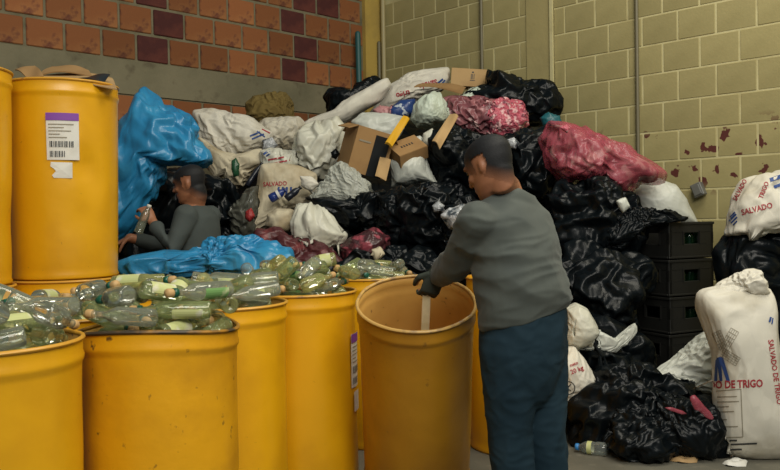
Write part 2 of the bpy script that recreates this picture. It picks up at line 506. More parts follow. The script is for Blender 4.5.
def wrinkle(V0, level, seed, excess=.22, iters=46, bend=.16, hold=.035, knot=None, gather=.5):
    """let a skin with more cloth than the shape needs buckle into folds (position-based cloth, kept near the shape)"""
    E, deg = ico_edges(level); n = len(V0); i, j = E[:, 0], E[:, 1]
    d0 = V0[j] - V0[i]; L0 = np.linalg.norm(d0, axis=1) + 1e-9; t = d0 / L0[:, None]
    mid = (V0[i] + V0[j]) / 2
    q = mid * 2.6 + seed * .73
    a = np.stack([pn(q, 71), pn(q + 4.1, 72), pn(q + 8.3, 73)], 1)
    if knot is not None:
        r = mid - knot; rl = np.linalg.norm(r, axis=1)[:, None] + 1e-6
        a = a * (1 - gather) + gather * .5 * r / rl
    a /= np.linalg.norm(a, axis=1)[:, None] + 1e-9
    ex = excess * (1 - (t * a).sum(1) ** 2) * np.clip(.55 + 1.1 * pn(q * .7 + 3, 74), .1, 1.2)
    L = L0 * (1 + ex)
    rg = np.random.default_rng(seed + 5)
    X = V0 + rg.normal(size=V0.shape) * .12 * np.median(L0)
    acc = np.empty_like(X)
    for it in range(iters):
        d = X[j] - X[i]; ln = np.sqrt((d * d).sum(1)) + 1e-9
        c = d * ((ln - L) / ln * .5)[:, None]
        for k in range(3):
            acc[:, k] = np.bincount(i, c[:, k], n) - np.bincount(j, c[:, k], n)
        X = X + acc / deg[:, None] * 1.6
        for k in range(3):
            acc[:, k] = np.bincount(i, X[j, k], n) + np.bincount(j, X[i, k], n)
        X = X + bend * (acc / deg[:, None] - X)
        X = X + hold * (V0 - X)
    return X


def poly_radius(poly, c, res=720):
    """distance from c to the polygon outline in each direction (metres, x/z plane)"""
    P = np.asarray(poly, float) - np.asarray(c)
    A = P; B = np.roll(P, -1, 0)
    th = np.linspace(-math.pi, math.pi, res, endpoint=False)
    R = np.zeros(res)
    for i, t in enumerate(th):
        d = np.array([math.cos(t), math.sin(t)])
        e = B - A
        den = d[0] * e[:, 1] - d[1] * e[:, 0]
        den = np.where(np.abs(den) < 1e-12, 1e-12, den)
        s = (A[:, 0] * e[:, 1] - A[:, 1] * e[:, 0]) / den
        q = (A[:, 0] * d[1] - A[:, 1] * d[0]) / den
        ok = (s > 0) & (q >= -1e-6) & (q <= 1 + 1e-6)
        R[i] = s[ok].max() if ok.any() else 0
    R[R == 0] = R[R > 0].mean()
    k = np.ones(9) / 9
    R = np.convolve(np.concatenate([R[-4:], R, R[:4]]), k, 'valid')
    return th, R


REG = []      # meshes already standing in the heap: (lo, hi, bvh)


def register(V, F):
    V = np.asarray(V)
    REG.append((V.min(0), V.max(0), BVHTree.FromPolygons(V.tolist(), F.tolist() if isinstance(F, np.ndarray) else F)))


def push_out(V, gap=.014, limit=.55):
    for lo, hi, bv in REG:
        idx = np.where(((V > lo) & (V < hi)).all(1))[0]
        if len(idx) == 0: continue
        for i in idx:
            p = Vector(V[i]); loc, n, fi, d = bv.find_nearest(p)
            if loc is not None and (p - loc).dot(n) < 0 and d < limit:
                V[i] = np.array(loc + n * gap)
    return V


def bag(name, poly, depth, T, mat, label, cat='bag', group=None, amp=.035, grow=1.0, fold_amt=.58, freq=3.2, level=None, seed=None, knot=None, pleat=0.0, tip=0.0,
        centre=None, push=True, box=.85, floor=True, contents=None, kind=None, reg=True, back=.75, wall=True):
    """a filled or crumpled bag: outline in photo pixels at its own depth, T = half thickness (m) towards and away from the viewer"""
    seed = seed if seed is not None else (abs(hash(label)) if False else sum(ord(ch) * (i + 3) for i, ch in enumerate(label)) % 9973)
    pw = np.array([at(x, y, depth) for x, y in poly])
    if level is None: level = 6 if (np.ptp([p[0] for p in poly]) * np.ptp([p[1] for p in poly])) > 1300 else 5
    p2 = pw[:, [0, 2]]
    if centre is None:
        # area centroid
        x, y = p2[:, 0], p2[:, 1]; x1, y1 = np.roll(x, -1), np.roll(y, -1); cr = x * y1 - x1 * y; A = cr.sum() / 2
        c = np.array([((x + x1) * cr).sum() / 6 / A, ((y + y1) * cr).sum() / 6 / A])
    else: c = at(*centre, depth)[[0, 2]]
    th, R = poly_radius(p2, c); R = R * grow * (1.06 if isinstance(mat, str) and ('sack' in mat or 'bag' in mat) and depth > 5.2 else 1.0); amp = amp * 1.25
    if isinstance(mat, str) and not pleat and knot is None and ('sack' in mat or 'bag' in mat or 'white' in mat):
        top = max(range(len(poly)), key=lambda i: -poly[i][1]) if seed % 3 else max(range(len(poly)), key=lambda i: abs(poly[i][0] - poly[0][0])); knot = poly[top]; pleat = .004
    S, F = ico(level)
    ang = np.arctan2(S[:, 2], S[:, 0])
    r = np.interp(ang, th, R, period=2 * math.pi)
    rho = np.sqrt(S[:, 0] ** 2 + S[:, 2] ** 2)
    rr = rho ** box * r
    yy = np.sign(S[:, 1]) * np.abs(S[:, 1]) ** .9 * T
    yy = np.where(yy > 0, yy * back, yy)
    V = np.stack([c[0] + np.cos(ang) * rr, depth + yy, c[1] + np.sin(ang) * rr], 1)
    Nn = np.stack([S[:, 0] / max(R.mean(), .05), S[:, 1] / T, S[:, 2] / max(R.mean(), .05)], 1)
    Nn /= np.linalg.norm(Nn, axis=1)[:, None]
    Q = V * freq + seed * .37
    wq = np.stack([pn(Q * .8, 11), pn(Q * .8 + 5.2, 12), pn(Q * .8 + 9.1, 13)], 1)
    Q2 = Q + wq * 1.1
    rs_ = np.random.default_rng(seed); ax = rs_.normal(size=3); ax /= np.linalg.norm(ax)
    Qa = (V - V.mean(0)); Qa = (Qa - .45 * (Qa @ ax)[:, None] * ax) * freq + seed * .37 + wq * .25
    ay = np.cross(ax, [.3, .5, .8]); ay /= np.linalg.norm(ay)
    Ql = (V - V.mean(0)); Ql = (Ql - .8 * (Ql @ ay)[:, None] * ay) * freq + seed * .61 + wq * .3
    disp = amp * (.6 * pn(Q * .8, 3) + 1.1 * facets(Qa * .8, 4) + .6 * facets(Ql * 1.6, 14) + .35 * facets(Qa * 1.9, 6))
    if pleat:
        kx = at(*knot, depth)
        d = V - np.array([kx[0], depth, kx[2]])
        ka = np.arctan2(d[:, 1] * 1.3, d[:, 0]) if abs(kx[2] - c[1]) > abs(kx[0] - c[0]) else np.arctan2(d[:, 1] * 1.3, d[:, 2])
        dist = np.linalg.norm(d, axis=1) / (R.mean() * 1.2)
        pl = np.abs(((ka * (5 + seed % 5) / math.pi + .9 * pn(V * 4, 8)) % 1) * 2 - 1) - .5
        disp += pleat * pl * np.exp(-(dist / 1.1) ** 2) * np.clip(dist * 3, 0, 1)
    # keep the traced outline: displace less sideways at the rim than towards the viewer
    V = V + Nn * disp[:, None]
    pale = isinstance(mat, str) and ('sack' in mat or 'bag' in mat or 'white' in mat)
    if pale: fold_amt = min(fold_amt, .42)
    if fold_amt and level >= 4: V = crumple(V, level, seed, fold_amt, fold_amt * (.3 if pale else .62), knot=None if knot is None else at(*knot, depth), gather=.9 if pale else .6)
    if push: push_out(V); push_out(V)
    if wall: V = keep_in_room(V)
    if floor: V[:, 2] = np.maximum(V[:, 2], .004 + 0 * V[:, 2])
    o = mk(name, V, F, mat, label=label, cat=cat, group=group, kind=kind)
    if contents:
        cc = V.mean(0)
        V2 = cc + (V - cc) * .93 - Nn * .012
        Q3 = V2 * 9
        V2 = V2 + Nn * (.035 * (pn(Q3, 21) - .2))[:, None]
        mk('contents', V2, F, contents, parent=o)
    if reg: register(V, F)
    return o


def raycast_tools(o):
    me = o.data; Mw = o.matrix_basis if o.parent is None else (o.parent.matrix_basis @ o.matrix_basis)
    V = [Mw @ v.co for v in me.vertices]
    return BVHTree.FromPolygons(V, [list(p.vertices) for p in me.polygons])


def cast(bv, px, py):
    d = Vector(CR @ np.array([(px - 390) / FPX, -(py - 235) / FPX, -1.0])).normalized()
    h = bv.ray_cast(Vector(CO), d)
    return (np.array(h[0]), np.array(h[1]), np.array(d)) if h[0] is not None else None


def print_marks(name, tris2d, o, bv, mat, label=None, off=.004):
    """flat ink laid on the surface of o: 2-D faces in photo pixels"""
    V, F = tris2d
    out = []
    last = None
    for x, y in V:
        h = cast(bv, x, y)
        if h is None:
            out.append(None)
        else:
            out.append(h[0] - h[2] * off)
    keep = [f for f in F if all(out[i] is not None for i in f)]
    if not keep: return None
    used = sorted({i for f in keep for i in f}); mp = {i: k for k, i in enumerate(used)}
    return mk(name, [out[i] for i in used], [[mp[i] for i in f] for f in keep], mat, parent=o, smooth=False, label=label)


def text_faces(s, cx, cy, h, rot=0, sx=1.0, bold=.0, shear=0):
    """letters as 2-D faces in pixels, centred on cx, cy, letter height h, rotated clockwise by rot degrees"""
    cu = bpy.data.curves.new('t', 'FONT'); cu.body = s; cu.size = 1; cu.align_x = 'CENTER'; cu.align_y = 'CENTER'; cu.resolution_u = 2
    cu.offset = bold; cu.shear = shear
    ob = bpy.data.objects.new('t', cu); COL.objects.link(ob)
    dg = bpy.context.evaluated_depsgraph_get(); dg.update()
    me = ob.evaluated_get(dg).to_mesh()
    bm = bmesh.new(); bm.from_mesh(me); bmesh.ops.triangulate(bm, faces=bm.faces[:])
    bmesh.ops.subdivide_edges(bm, edges=[e for e in bm.edges if e.calc_length() > .35], cuts=1, use_grid_fill=False)
    bmesh.ops.triangulate(bm, faces=bm.faces[:])
    bm.verts.index_update()
    V = np.array([v.co[:2] for v in bm.verts]); F = [[v.index for v in f.verts] for f in bm.faces]; bm.free()
    ob.evaluated_get(dg).to_mesh_clear(); bpy.data.objects.remove(ob); bpy.data.curves.remove(cu)
    k = h / .70
    V = V * np.array([k * sx, -k])
    a = math.radians(rot); Rm = np.array([[math.cos(a), -math.sin(a)], [math.sin(a), math.cos(a)]])
    return V @ Rm.T + np.array([cx, cy]), F


def quad_faces(pts, n=4):
    """a pixel quad split into n x n"""
    a, b, c, d = [np.array(p, float) for p in pts]
    V = []; F = []
    for j in range(n + 1):
        for i in range(n + 1):
            u, v = i / n, j / n
            V.append((a * (1 - u) + b * u) * (1 - v) + (d * (1 - u) + c * u) * v)
    for j in range(n):
        for i in range(n):
            k = j * (n + 1) + i; F.append([k, k + 1, k + n + 2, k + n + 1])
    return np.array(V), F


def stroke(p, q, w, n=6):
    p, q = np.array(p, float), np.array(q, float); d = q - p; d /= np.linalg.norm(d); m = np.array([-d[1], d[0]]) * w / 2
    V = []; F = []
    for i in range(n + 1):
        c = p + (q - p) * i / n; V += [c + m, c - m]
    for i in range(n): F.append([2 * i, 2 * i + 1, 2 * i + 3, 2 * i + 2])
    return np.array(V), F


def place(V, loc, rz=0, rx=0, ry=0):
    R = np.array(Matrix.Rotation(rz, 3, 'Z') @ Matrix.Rotation(rx, 3, 'X') @ Matrix.Rotation(ry, 3, 'Y'))
    return np.asarray(V) @ R.T + np.asarray(loc)


#SECTION structure
# ------------------------------------------------------------------ the room
CC = np.array([(383 - 390) / FPX * 8.66, 8.66])          # corner of the two walls
UL = np.array([-.7108, -.7034]); NL = np.array([.7034, -.7108])   # red wall runs this way from the corner; its inner normal
UR = np.array([.7034, -.7108]); NR = np.array([-.7108, -.7034])


def keep_in_room(V):
    for n in (NL, NR):
        d = (V[:, :2] - CC) @ n
        V[:, :2] += np.where(d < .035, .035 - d, 0)[:, None] * n
    return V


def wall_t(px, u):
    k = (px - 390) / FPX
    return (CC[0] - k * CC[1]) / (k * u[1] - u[0])


def on_wall(t, z, u, n, out=0.0):
    p = CC + u * t + n * out
    return np.array([p[0], p[1], z])


def wall_box(name, u, n, t0, t1, z0, z1, o0, o1, mat, parent=None, **kw):
    V = []
    for t in (t0, t1):
        for z in (z0, z1):
            for o in (o0, o1): V.append(on_wall(t, z, u, n, o))
    F = [[0, 1, 3, 2], [4, 6, 7, 5], [0, 4, 5, 1], [2, 3, 7, 6], [0, 2, 6, 4], [1, 5, 7, 3]]
    bm = bmesh.new(); vs = [bm.verts.new(v) for v in V]
    for f in F: bm.faces.new([vs[i] for i in f])
    bmesh.ops.recalc_face_normals(bm, faces=bm.faces[:]); bm.verts.index_update()
    V = [v.co[:] for v in bm.verts]; F = [[v.index for v in f.verts] for f in bm.faces]; bm.free()
    return mk(name, V, F, mat, parent=parent, smooth=False, **kw)


mk('floor', [(-9, -6, 0), (9, -6, 0), (9, 12, 0), (-9, 12, 0)], [[0, 1, 2, 3]], 'floor', origin=(0, 0, 0), smooth=False, kind='structure',
   label='grey concrete floor of the sorting yard', cat='floor')
wl = wall_box('wall_left', UL, NL, -.3, 9.0, 0, 4.4, -.25, -.012, 'mortar', kind='structure', label='red brick wall with a cement beam behind the stacked drums', cat='wall')
wr = wall_box('wall_right', UR, NR, -.3, 9.0, 0, 4.4, -.25, -.004, 'mortar_paint', kind='structure', label='cream painted block wall behind the heap of bags', cat='wall')


def brick_mesh(name, L, D, H, bev, mat):
    V, F = box_vf(L, D, H, bev)
    me = bpy.data.meshes.new(name); me.from_pydata(V.tolist(), [], F); me.materials.append(M[mat]); me.update()
    return me


BM1 = brick_mesh('brick', .278, .06, .211, .007, 'brick')
BM2 = brick_mesh('brick', .278, .06, .211, .007, 'brick_dark')
BK = brick_mesh('block', .289, .06, .224, .005, 'block')
BKY = BM1
RZL = math.atan2(UL[1], UL[0]); RZR = math.atan2(UR[1], UR[0])


def piece(name, me, parent, u, n, t, z, rz, dproud, sx=1.0):
    o = bpy.data.objects.new(name, me); COL.objects.link(o); o.parent = parent
    p = on_wall(t, z, u, n, dproud - .03)
    o.location = Vector(p) - parent.location; o.rotation_euler = (0, 0, rz); o.scale = (sx, 1, 1)
    return o


rb = random.Random(3)
DARK = [(0, 159), (1, 174), (2, 157), (0, 300), (1, 311), (2, 299), (3, 316), (4, 250), (3, 95)]
T_COL = wall_t(367, UL)
for r in range(-2, 6):
    if r == -1: z0 = 2.37 - .235
    elif r == -2: z0 = 2.37 - .47
    else: z0 = 2.65 + .235 * r
    tj = wall_t({-2: 190, -1: 206}.get(r, 70 if r % 2 == 0 else 89), UL)
    k0 = -int(tj / .30) - 1
    for k in range(k0, 40):
        t0 = tj + k * .30 + .008; t1 = t0 + .284
        if t1 < T_COL + .05 or t0 > 5.2: continue
        t0 = max(t0, T_COL + .005)
        sx = (t1 - t0) / .284; tc = (t0 + t1) / 2
        pc = proj(on_wall(tc, z0 + .117, UL, NL))
        dark = any(r == rr and abs(pc[0] - x) < 14 for rr, x in DARK)
        piece('brick', BM2 if dark else BM1, wl, UL, NL, tc, z0 + .009 + .108, RZL, rb.uniform(-.004, .004), sx)
wall_box('beam', UL, NL, T_COL, 6.0, 2.37, 2.65, -.05, .004, 'beam', parent=wl)
wall_box('column', UL, NL, -.02, T_COL, 0, 4.4, -.05, .035, 'column_yellow', parent=wl)
tc0, tc1 = wall_t(530, UR), wall_t(557, UR)
for r in range(-4, 9):
    z0 = 1.49 + .2335 * r
    tj = wall_t(701.6 if r % 2 == 0 else 717.8, UR)
    for k in range(-20, 9):
        t0 = tj + k * .30 + .0045; t1 = t0 + .291
        if t1 < .08 or t0 > 5.6: continue
        for a, b in ((.03, tc0 - .004), (tc1 + .004, 9)):
            s0, s1 = max(t0, a), min(t1, b)
            if s1 - s0 < .03: continue
            piece('block', BK, wr, UR, NR, (s0 + s1) / 2, z0 + .1165, RZR, rb.uniform(-.0015, .0015), (s1 - s0) / .291)
wall_box('column', UR, NR, tc0, tc1, 0, 4.4, -.05, .012, 'column_paint', parent=wr)
wall_box('column_edge', UR, NR, tc1 - .03, tc1, 0, 4.4, -.05, .03, 'mortar_paint', parent=wr)


def wall_pipe(name, px, u, n, z0, z1, r, out, mat, label, cat, lean=0.0):
    t = wall_t(px, u)
    a, b = on_wall(t + lean, z1, u, n, out), on_wall(t, z0, u, n, out)
    V, F = tube([a, (a + b) / 2, b], [r, r, r], 10)
    return mk(name, V, F, mat, label=label, cat=cat)


wall_pipe('conduit_pipe', 389, UR, NR, 0.0, 4.2, .025, .03, 'pipe_cream', 'cream painted pipe running up the corner beside the yellow column', 'pipe')
wall_pipe('conduit_pipe', 486, UR, NR, 0.0, 4.2, .016, .02, 'pipe_dark', 'thin dark conduit on the block wall behind the cardboard carton', 'pipe')
wall_pipe('conduit_pipe', 640.5, UR, NR, 0.0, 4.2, .015, .022, 'pipe_dark', 'long vertical conduit on the block wall above the big pink bag', 'pipe')
wall_pipe('support_rod', 358.5, UL, NL, 0.0, 3.22, .03, .09, 'teal_rod', 'teal painted rod leaning in the corner by the red bricks', 'rod', lean=.04)
wall_pipe('support_rod', 378.5, UL, NL, 0.0, 3.18, .018, .06, 'pipe_dark', 'thin dark rod standing against the yellow corner column', 'rod')
# grey box hanging on the wall
tb = wall_t(701.5, UR); pb = on_wall(tb, 0, UR, NR, .045)
zb = at(701.5, 190, pb[1])[2]
V, F = box_vf(.085, .06, .105, .006)
ob = mk('switch_box', place(V, (pb[0], pb[1], zb), RZR, 0, math.radians(-22)), F, 'steelgrey', smooth=False, label='small grey metal switch box hanging crooked on the block wall', cat='switch box')
V, F = box_vf(.06, .012, .08, .003)
mk('cover', place(V, (pb[0] + NR[0] * .034, pb[1] + NR[1] * .034, zb), RZR, 0, math.radians(-22)), F, 'steelgrey', parent=ob, smooth=False)
#SECTION drums
# ------------------------------------------------------------------ drums
DR = .28
STACKED = 1.03


def drum(loc, H, label, mat='yellow', rim='rim_yellow', tilt=0.0, sag=0.0, lid=False, rz=0.0, seed=0, R=DR, dent=None, inner='yellow_in', group='yellow steel drums', taper=.3):
    root = empty('steel_drum', loc, label, 'drum', group, rot=(tilt, 0, rz))
    k = R / .28
    outer = [(.02, .012), (.235, .012), (.250, .0), (.256, .012), (.250, .03), (.2515, .06), (.256, .25), (.2605, .45), (.2645, .65), (.268, H - .16), (.2695, H - .095), (.2705, H - .082),
             (.276, H - .072), (.277, H - .060), (.273, H - .050), (.2735, H - .02), (.2745, H - .008)]
    inn = [(.270, H - .008), (.2695, H - .05), (.272, H - .062), (.266, H - .078), (.2645, H - .10), (.264, H - .16), (.260, .65), (.256, .45), (.2515, .25), (.247, .06), (.246, .022), (.02, .022)]
    prof = [((r + (1 - taper) * np.interp(z, [0, H - .16], [.016, 0]) * (r > .1)) * k, z) for r, z in outer + inn]
    # finer rings so dents show
    P2 = [prof[0]]
    for a, b in zip(prof[:-1], prof[1:]):
        n = max(1, int(abs(b[1] - a[1]) / .05))
        for i in range(1, n + 1): P2.append((a[0] + (b[0] - a[0]) * i / n, a[1] + (b[1] - a[1]) * i / n))
    V, F = lathe(P2, 72)

    def warp(V):
        ph = np.arctan2(V[:, 1], V[:, 0])
        top = np.clip((V[:, 2] - H * .72) / (H * .28), 0, 1)
        V[:, 2] -= sag * np.cos(ph) ** 2 * top
        q = np.stack([np.cos(ph) * 1.7 + seed, np.sin(ph) * 1.7, V[:, 2] * 2.2], 1)
        d = .0055 * pn(q, 31) + .003 * pn(q * 2.7, 32)
        if dent:
            for (da, dz, amp, w) in dent:
                dd = ((np.angle(np.exp(1j * (ph - da)))) * R / w) ** 2 + ((V[:, 2] - dz) / w) ** 2
                d -= amp * np.exp(-dd)
        s = 1 + d / R * np.clip(np.hypot(V[:, 0], V[:, 1]) / R * 3 - 1.5, 0, 1)
        V[:, 0] *= s; V[:, 1] *= s
        return V
    V = warp(V)
    nout = sum(1 for _ in P2)
    zi = [i for i, (r, z) in enumerate(P2) if abs(z - (H - .008)) < 1e-6]
    cut = zi[0] * 72
    Fo = [f for f in F if max(f) < cut + 72]; Fi = [f for f in F if min(f) >= cut]
    mk('shell', V, Fo, mat, parent=root, local=True)
    mk('lining', V, Fi, inner, parent=root, local=True)
    T = []
    n = 8
    ring = [(R - .0065 + .0075 * math.cos(a), H - .0075 + .0075 * math.sin(a)) for a in np.linspace(0, 2 * math.pi, n + 1)]
    Vr, Fr = lathe(ring, 72); Vr = warp(Vr)
    mk('rim', Vr, Fr, rim, parent=root, local=True)
    if lid:
        Vl, Fl = lathe([(.001, H - .03), (.18, H - .03), (.255 * k, H - .026), (.262 * k, H - .012), (.27 * k, H - .01)], 48)
        mk('lid', Vl, Fl, mat, parent=root, local=True)
    return root


def drum_label(root, R, ang, z0, z1, width, tag_lines=True, taper=1.0):
    """paper label wrapped on the drum: ang = bearing of its middle"""
    def patch(name, a0, a1, za, zb, r, mat, parent, n=10):
        V = []; F = []
        for i in range(n + 1):
            a = a0 + (a1 - a0) * i / n
            for z in (za, zb): V.append((r(z) * math.cos(a), r(z) * math.sin(a), z))
        for i in range(n): F.append([2 * i, 2 * i + 2, 2 * i + 3, 2 * i + 1])
        return mk(name, V, F, mat, parent=parent, local=True)
    rr = lambda z: (np.interp(z, [.06, .25, .45, .65, .81, .9], [.2515, .256, .2605, .2645, .268, .2695]) + (1 - taper) * np.interp(z, [0, .81], [.016, 0])) * R / .28 + .007
    r2 = lambda z: rr(z) + .0025
    h = z1 - z0; da = width / 2 / rr(z0)
    p = patch('label', ang - da, ang + da, z0, z1, rr, M['label_white'], root)
    p['label'] = 'white paper label with purple header'
    patch('header_band', ang - da, ang + da, z1 - h * .16, z1, r2, M['label_purple'], p)
    if tag_lines:
        for i, f in enumerate((.76, .69, .62, .55, .48)):
            w = (.9, .55, .8, .4, .65)[i]
            patch('text_line', ang - da * .85, ang - da * .85 + 2 * da * .85 * w, z0 + h * f - .003, z0 + h * f + .0015, r2, M['ink_grey'], p, 4)
        for zb, frac in ((.27, .9), (.06, .55)):
            a = ang - da * .8; k = 0
            while a < ang - da * .8 + 2 * da * .8 * frac:
                w = (.0035, .006, .0025, .0045)[k % 4] / R; k += 1
                patch('barcode_bar', a, a + w, z0 + h * zb, z0 + h * (zb + .13), r2, M['ink_black'], p, 1)
                a += w + (.004, .003, .0055)[k % 3] / R
    return p


H0 = .97
DRUMS = {}


def put(px, z): return ((px - 390) / FPX * z, z)


def add(key, px, z, H, label, **kw):
    X, Y = put(px, z); DRUMS[key] = (X, Y, H)
    return drum((X, Y, kw.pop('base', 0)), H, label, **kw)


add('D1', -19, 2.37, H0, 'nearest yellow drum cut off by the left picture edge, heaped with bottles', seed=1)
add('D2', 156, 2.80, H0, 'large grimy yellow drum with a blackened bent rim, heaped with bottles', mat='yellow_dirty', rim='rim_dark', sag=.03, seed=2)
add('D3', 219.3, 3.36, H0, 'yellow drum of bottles squeezed between the grimy drum and the labelled drum', seed=3)
d4 = add('D4', 298, 3.86, H0, 'yellow drum of bottles with a label on its side next to the empty drum', seed=4, taper=-.2)
add('E1', 75, 3.25, H0 - .02, 'bottle filled drum hidden behind the two nearest drums at left', seed=5)
add('E2', 150, 3.98, H0 - .01, 'bottle filled drum in front of the stacked drum and blue sheet', seed=6)
add('B2', 230, 4.62, H0, 'yellow drum under the blue plastic sheet', seed=7, lid=True)
add('B1', 368, 4.75, H0, 'yellow drum of bottles farthest back, below the white bag', seed=8)
add('D6', 514, 4.55, H0, 'yellow drum standing mostly hidden behind the man in jeans', seed=9, lid=True)
add('B3', 65, 4.2, STACKED, 'yellow drum carrying the stacked drum with the paper label', seed=10, lid=True)
X2 = (16 - 62.4 - 390) / FPX * 3.72 - .012
add('B4', 390 + X2 / 3.70 * FPX, 3.70, STACKED, 'yellow drum carrying the stacked drum at the left picture edge', seed=11, lid=True)
s1 = add('S1', 65, 4.2, 1.0, 'upper stacked yellow drum with a purple and white paper label', base=STACKED, seed=12, R=.29, taper=1.0, dent=[(-.78, .57, .030, .05), (-.62, .50, .016, .06), (-.9, .30, .010, .10)])
s2 = add('S2', 390 + X2 / 3.70 * FPX, 3.70, 1.0, 'upper stacked yellow drum cut off by the left picture edge', base=STACKED, seed=13, R=.29, taper=1.0, dent=[(.2, .3, .012, .09)])
# the empty drum tipped towards the viewer by the man
TILT = math.radians(22)
HB = .925
rbase = .25
pv = 3.56
y0 = pv + rbase * math.cos(TILT); z0 = rbase * math.sin(TILT)
d5 = drum(((415 - 390) / FPX * 3.46, y0, z0), HB, 'empty yellow drum tipped forward under the hand of the man in jeans', mat='yellow_brown_shaded', rim='rim_pale', tilt=TILT, seed=14, R=.262, taper=.1)


def facing(X, Y): return math.atan2(-Y, -X)


def label_angle(px, key, R):
    X, Y, H = DRUMS[key]
    # bearing on the drum whose surface point is seen at pixel column px
    best = None
    for a in np.linspace(-math.pi, math.pi, 1441):
        x, y = X + R * math.cos(a), Y + R * math.sin(a)
        if (x - X) * -X + (y - Y) * -Y < 0: continue
        e = abs(390 + FPX * x / y - px)
        if best is None or e < best[0]: best = (e, a)
    return best[1]


a1 = label_angle(65.5, 'S1', .28)
drum_label(s1, .29, a1, .595, .825, .15)
# torn lower sticker
rs = lambda z: np.interp(z, [.25, .45, .65], [.256, .2605, .2645]) * .29 / .28 + .006
V = []; F = []
aa = label_angle(63.5, 'S1', .28)
edge = [(-.048, .585), (.048, .582), (.047, .505), (-.036, .507), (-.044, .52), (-.026, .54), (-.036, .553), (-.05, .563)]
for dx, z in edge: V.append((rs(z) * math.cos(aa + dx / .27), rs(z) * math.sin(aa + dx / .27), z))
V.append((rs(.545) * math.cos(aa), rs(.545) * math.sin(aa), .545))
F = [[i, (i + 1) % 8, 8] for i in range(8)]
o = mk('sticker', V, F, 'label_white', parent=s1, local=True, smooth=False); o['label'] = 'torn white sticker below the label'
a4 = label_angle(353.5, 'D4', .272)
drum_label(d4, .28, a4, .51, .765, .15, taper=.3)
V, F = [], []
for i in range(5):
    a = a4 - .2 + .4 * i / 4
    for z in (.395, .49): V.append((.2765 * math.cos(a), .2765 * math.sin(a), z))
for i in range(4): F.append([2 * i, 2 * i + 2, 2 * i + 3, 2 * i + 1])
o = mk('sticker', V, F, 'label_white', parent=d4, local=True)

# torn cardboard on the upper drum
cx, cy = DRUMS['S1'][:2]; zt = STACKED + 1.0


def card_piece(name, pts, thick, mat, parent=None, curl=0.0, n=10, **kw):
    """bent sheet from a 3-D quad (4 corners) with thickness and curl"""
    a, b, c, d = [np.asarray(p, float) for p in pts]
    nrm = np.cross(b - a, d - a); nrm /= np.linalg.norm(nrm)
    V = []; F = []
    m = n + 1
    for s in (0, 1):
        for j in range(m):
            for i in range(m):
                u, v = i / n, j / n
                p = (a * (1 - u) + b * u) * (1 - v) + (d * (1 - u) + c * u) * v
                w = curl * (math.sin(math.pi * u) * .8 + .35 * math.sin(5 * u + 4 * v))
                V.append(p + nrm * (w + thick * (s - .5)))
    for s in (0, 1):
        for j in range(n):
            for i in range(n):
                k = s * m * m + j * m + i; f = [k, k + 1, k + m + 1, k + m]
                F.append(f if s else f[::-1])
    ed = [i for i in range(m)] + [j * m + n for j in range(1, m)] + [n * m + i for i in range(n - 1, -1, -1)] + [j * m for j in range(n - 1, 0, -1)]
    for k in range(len(ed)):
        i, j = ed[k], ed[(k + 1) % len(ed)]; F.append([i, j, j + m * m, i + m * m])
    return mk(name, V, F, mat, parent=parent, smooth=False, **kw)


cb = card_piece('cardboard_sheet', [at(33, 83, 4.0), at(117, 88, 4.05), at(112, 79, 4.45), at(42, 74, 4.45)], .006, 'card_light', curl=.022,
                label='torn cardboard sheet lying over the top of the labelled drum', cat='cardboard')
card_piece('flap', [at(15, 70, 4.2), at(30, 81, 4.1), at(44, 77, 4.1), at(35, 65.5, 4.25)], .006, 'card', parent=cb, curl=.015)
card_piece('flap', [at(38, 76, 4.3), at(92, 75, 4.35), at(88, 71, 4.45), at(52, 66, 4.45)], .006, 'card', parent=cb, curl=.02)
card_piece('flap', [at(76, 80, 4.05), at(104, 82, 4.1), at(110, 75, 4.2), at(84, 78, 4.2)], .006, 'tape', parent=cb, curl=.01)

# ------------------------------------------------------------------ bottles
def bottle_profile(kind):
    if kind == 0:   # round spirits bottle
        o = [(.004, .004), (.028, .0), (.036, .004), (.0375, .012), (.0375, .155), (.036, .170), (.028, .190), (.018, .208), (.0145, .222), (.0138, .262), (.016, .264), (.016, .272), (.0135, .273)]
    elif kind == 1:  # wine bottle
        o = [(.004, .012), (.018, .008), (.030, .0), (.0365, .004), (.0375, .012), (.0375, .170), (.035, .190), (.026, .212), (.017, .230), (.0145, .245), (.0142, .285), (.0162, .287), (.0162, .296), (.0135, .297)]
    else:            # short stout bottle
        o = [(.004, .004), (.032, .0), (.041, .005), (.0425, .014), (.0425, .115), (.040, .130), (.028, .150), (.018, .162), (.015, .172), (.0145, .20), (.0165, .202), (.0165, .212), (.0138, .213)]
    return [(r * .80, z * .80) for r, z in o]


BL = []
for kind in range(3):
    V, F = lathe(bottle_profile(kind), 20)
    for g in ('glass_clear', 'glass_green', 'glass_olive'):
        me = bpy.data.meshes.new('glass_bottle'); me.from_pydata(V.tolist(), [], F); me.polygons.foreach_set('use_smooth', [True] * len(F)); me.materials.append(M[g])
        BL.append((kind, me))
BS = .80
LEN = [.273 * BS, .297 * BS, .213 * BS]; BODY = [(.155 * BS, .0375 * BS), (.17 * BS, .0375 * BS), (.115 * BS, .0425 * BS)]


def small_mesh(name, prof, mat, seg=16, c0=False, c1=False):
    V, F = lathe(prof, seg, c0, c1)
    me = bpy.data.meshes.new(name); me.from_pydata(V.tolist(), [], F); me.polygons.foreach_set('use_smooth', [True] * len(F)); me.materials.append(M[mat])
    return me


